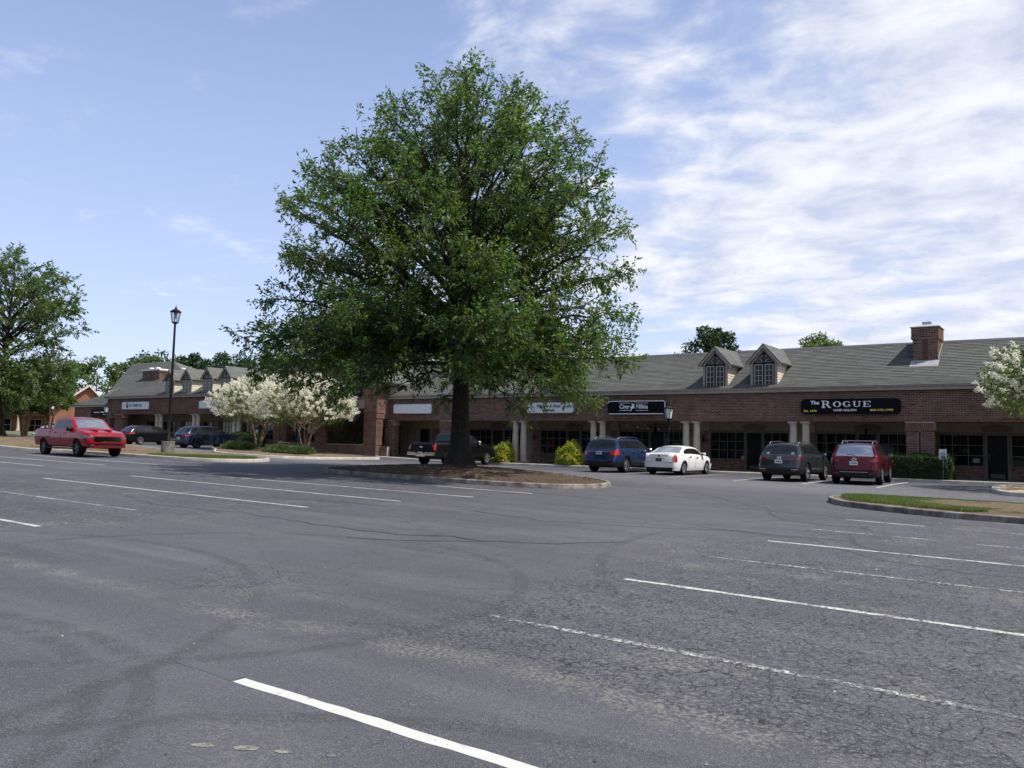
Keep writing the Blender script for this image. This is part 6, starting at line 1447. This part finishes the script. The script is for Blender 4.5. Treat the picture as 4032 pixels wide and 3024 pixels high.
for i, (x, y, h, r, mt, lab, n) in enumerate(bgt):
    clump_tree('background_tree', lab, (x, y, .8), h, r, r, 40 + i, n, globals()[mt], .22 if i < 11 else .30, (.55, .26) if i < 11 else (.36, .16), 48, 'trees beyond the shops' if i < 11 else None)
# slim multi-stemmed trees behind the red pickup
for i, (x, y, h, r, lab) in enumerate(((-77.5, 31.2, 5.6, 2.3, 'slim multi-stemmed tree nearest the left oak trunk'), (-75.2, 32.8, 5.4, 2.4, 'slim multi-stemmed tree behind the bed of the red pickup'), (-74.8, 34.6, 5.0, 2.1, 'slim multi-stemmed tree behind the cab of the red pickup'))):
    clump_tree('multi_stem_tree', lab, (x, y, gz(x, y) + .15), h, r, r, 70 + i, 7500, LEAF_LIT, .36, (.24, .10), 40, 'slim trees behind the red pickup', .085, 5, BARK_C)

def crape(name, label, loc, h, rx, rz, stems, seed, npan=330, base=.42, nleaf=6500, ry=None, group=None):
    """crape myrtle: smooth stems, umbrella crown, white flower panicles on the outside"""
    g = np.random.default_rng(seed); root = empty(name, loc, label=label, cat='tree'); ry = ry or rx
    if group: root['group'] = group
    zb = h * base; paths = []; 
    def surf(n, lo=-.55):
        d = g.normal(0, 1, (n * 5 + 40, 3)); d /= np.linalg.norm(d, axis=1, keepdims=True); d = d[d[:, 2] > lo][:n]
        lump = 1 + .10 * np.sin(d[:, 0] * 7 + seed) + .09 * np.sin(d[:, 1] * 8 + d[:, 2] * 5)
        return d, lump
    zc = zb + (h - zb) * .45; rzz = (h - zb) * .56
    for s in range(stems):
        a = 6.283 * s / stems + g.normal(0, .25); r0 = g.uniform(.06, .16); sp = g.uniform(.30, .75)
        b0 = np.array((math.cos(a) * r0, math.sin(a) * r0, -.15)); top = np.array((math.cos(a) * rx * sp, math.sin(a) * ry * sp, zc + rzz * .35)); mid = np.array((math.cos(a) * rx * sp * .28, math.sin(a) * ry * sp * .28, zb * .95))
        pts = bez(b0, mid, top, 10); paths.append(([tuple(p + g.normal(0, .015, 3)) for p in pts], [.062 * (1 - .75 * j / 9) for j in range(10)]))
        for q in range(9):
            j = 4 + q % 6; d, _ = surf(1); e = d[0] * np.array((rx, ry, rzz)) * .92 + np.array((0, 0, zc)); e = pts[j] * .35 + e * .65
            paths.append(([tuple(pts[j]), tuple((pts[j] + e) / 2 + np.array((0, 0, -.06))), tuple(e)], [.022, .014, .005]))
    V, Q = tubes(paths, 7); o = np_obj('trunk', V, Q, BARK_C, root); o.data.polygons.foreach_set('use_smooth', [True] * len(Q))
    d, lp_ = surf(nleaf, -.75); P = d * (g.uniform(.55, 1.0, len(d)) ** .5 * lp_)[:, None] * np.array((rx, ry, rzz)) + np.array((0, 0, zc))
    V, Q = leaf_quads(P, d * .5 + np.array((0, 0, -.2)), .15, .075, seed + 2, .6); np_obj('crown', V, Q, LEAF_CRAPE, root)
    # panicles
    d, lp_ = surf(npan, -.45); T = d * lp_[:, None] * np.array((rx, ry, rzz)) * g.uniform(.90, 1.04, (len(d), 1)) + np.array((0, 0, zc))
    ax = d * .8 + np.array((0, 0, .35)); ax /= np.linalg.norm(ax, axis=1, keepdims=True); k = 36; PL = .27
    t = g.uniform(0, 1, (len(T), k)); rad = (.085 * (1 - t) ** .6 + .015)
    u = g.normal(0, 1, (len(T), k, 3)); u /= np.linalg.norm(u, axis=2, keepdims=True)
    Pp = T[:, None] + ax[:, None] * (t * PL)[..., None] + u * rad[..., None] * g.uniform(.6, 1, (len(T), k, 1))
    V, Q = leaf_quads(Pp.reshape(-1, 3), u.reshape(-1, 3) * .8, .085, .072, seed + 3, .5); np_obj('blossom', V, Q, FLOWER, root)
    return root
crape('flowering_tree', 'white flowering tree nearest the navy SUV', (-50.7, 38.4, gz(-50.7, 38.4) + .2), 5.1, 3.1, 1, 6, 101, 700, .34, group='white flowering trees')
crape('flowering_tree', 'wide white flowering tree in front of the brick gable', (-44.7, 37.7, gz(-45, 37.7) + .2), 5.05, 3.2, 1, 7, 102, 920, .34, group='white flowering trees')
crape('flowering_tree', 'white flowering tree cut off by the right edge of the photo', (-.6, 37.2, gz(-.6, 37.2) + .2), 5.9, 2.9, 1, 6, 103, 260, .40, 9000, group='white flowering trees')

def bush(name, label, loc, rx, ry, h, mat, seed, n=4200, lsize=(.10, .05), boxy=False, spike=0.0, cat='shrub', group=None):
    g = np.random.default_rng(seed); root = empty(name, loc, label=label, cat=cat)
    if group: root['group'] = group
    d = g.normal(0, 1, (n, 3)); 
    if boxy:
        d = g.uniform(-1, 1, (n, 3)); ax = g.integers(0, 3, n); sg = np.where(g.random(n) < .5, -1.0, 1.0); sg = np.where(ax == 2, 1.0, sg); d[np.arange(n), ax] = sg; nrm = np.zeros((n, 3)); nrm[np.arange(n), ax] = sg
        P = d * np.array((rx, ry, h / 2)) + np.array((0, 0, h / 2)); lump = .05 * np.sin(P[:, 0] * 5 + seed) + .05 * np.sin(P[:, 2] * 6 + P[:, 1] * 5); P += nrm * (lump + g.normal(0, .035, n))[:, None]
    else:
        d /= np.linalg.norm(d, axis=1, keepdims=True); d[:, 2] = np.abs(d[:, 2]) * 1.0; lump = 1 + .13 * np.sin(d[:, 0] * 6 + seed) + .12 * np.sin(d[:, 1] * 7 + d[:, 2] * 6)
        P = d * (lump * g.uniform(.72, 1.03, n))[:, None] * np.array((rx, ry, h)); P[:, 2] = P[:, 2] * .92 + .05; nrm = d
    V, Q = leaf_quads(P, nrm * .6 + np.array((0, 0, spike)), lsize[0], lsize[1], seed + 1, .5); np_obj('foliage', V, Q, mat, root)
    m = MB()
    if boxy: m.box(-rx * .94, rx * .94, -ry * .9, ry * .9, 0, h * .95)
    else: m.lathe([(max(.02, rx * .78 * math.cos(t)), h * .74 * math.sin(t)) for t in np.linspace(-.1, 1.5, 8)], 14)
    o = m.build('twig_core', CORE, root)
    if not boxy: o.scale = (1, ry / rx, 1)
    return root
def at_walk(x, y): return (x, y, gz(x, 40.7) + .16)
bush('golden_shrub', 'golden green shrub beside the nose of the black pickup', at_walk(-30.35, 41.35), .78, .6, 1.18, LEAF_YEL, 201, 3600, (.15, .065), group='golden shrubs at the kerb')
bush('golden_shrub', 'golden green shrub beside the dark blue SUV', at_walk(-25.4, 41.35), .85, .62, 1.28, LEAF_YEL, 202, 3900, (.15, .065), group='golden shrubs at the kerb')
bush('clipped_hedge', 'dark clipped hedge beside the maroon SUV at right', at_walk(-6.75, 41.4), 1.22, .5, 1.0, LEAF_HEDGE, 203, 12000, (.07, .04), True, cat='hedge')
bush('clipped_hedge', 'dark clipped hedge behind the left flowering trees', at_walk(-55.9, 41.3), 1.7, .45, 1.0, LEAF_HEDGE, 204, 9000, (.09, .05), True, cat='hedge')
for i, (x, y, rx, h, lab) in enumerate(((-50.2, 36.2, 1.0, .46, 'low spiky juniper left of the first flowering tree'), (-48.9, 35.7, 1.0, .44, 'low spiky juniper under the first flowering tree'), (-43.1, 34.4, 1.05, .45, 'low spiky juniper at the front of the shrub bed'), (-41.9, 34.8, 1.0, .42, 'low spiky juniper below the second flowering tree'))):
    bush('juniper_shrub', lab, (x, y, gz(x, y) + .16), rx, .9, h, LEAF_JUN, 210 + i, 3600, (.22, .035), False, .6, group='low junipers in the shrub bed')
bush('potted_fern', 'bright green fern showing above the white sedan', (-18.95, 41.75, 1.25), .42, .42, .45, LEAF_JUN, 220, 700, (.25, .05), False, .3, cat='plant')

# unseen wood added behind the camera to darken reflections in shop windows and cars
g = np.random.default_rng(900); n = 26000
aw_ = g.uniform(0, 1, n); hx = -150 + 260 * aw_; topz = 12 + 3.5 * np.sin(hx * .13) + 2.5 * np.sin(hx * .37 + 1)
P = np.stack([hx, -58 + g.normal(0, 3, n) - 10 * np.sin(hx * .02), topz * g.uniform(0, 1, n) ** .8], 1)
V, Q = leaf_quads(P, g.normal(0, 1, (n, 3)), 2.2, 1.3, 901, .5)
np_obj('far_wood', V, Q, LEAF_BG, kind='stuff', label='long wood across the street behind the parking lot', cat='wood')
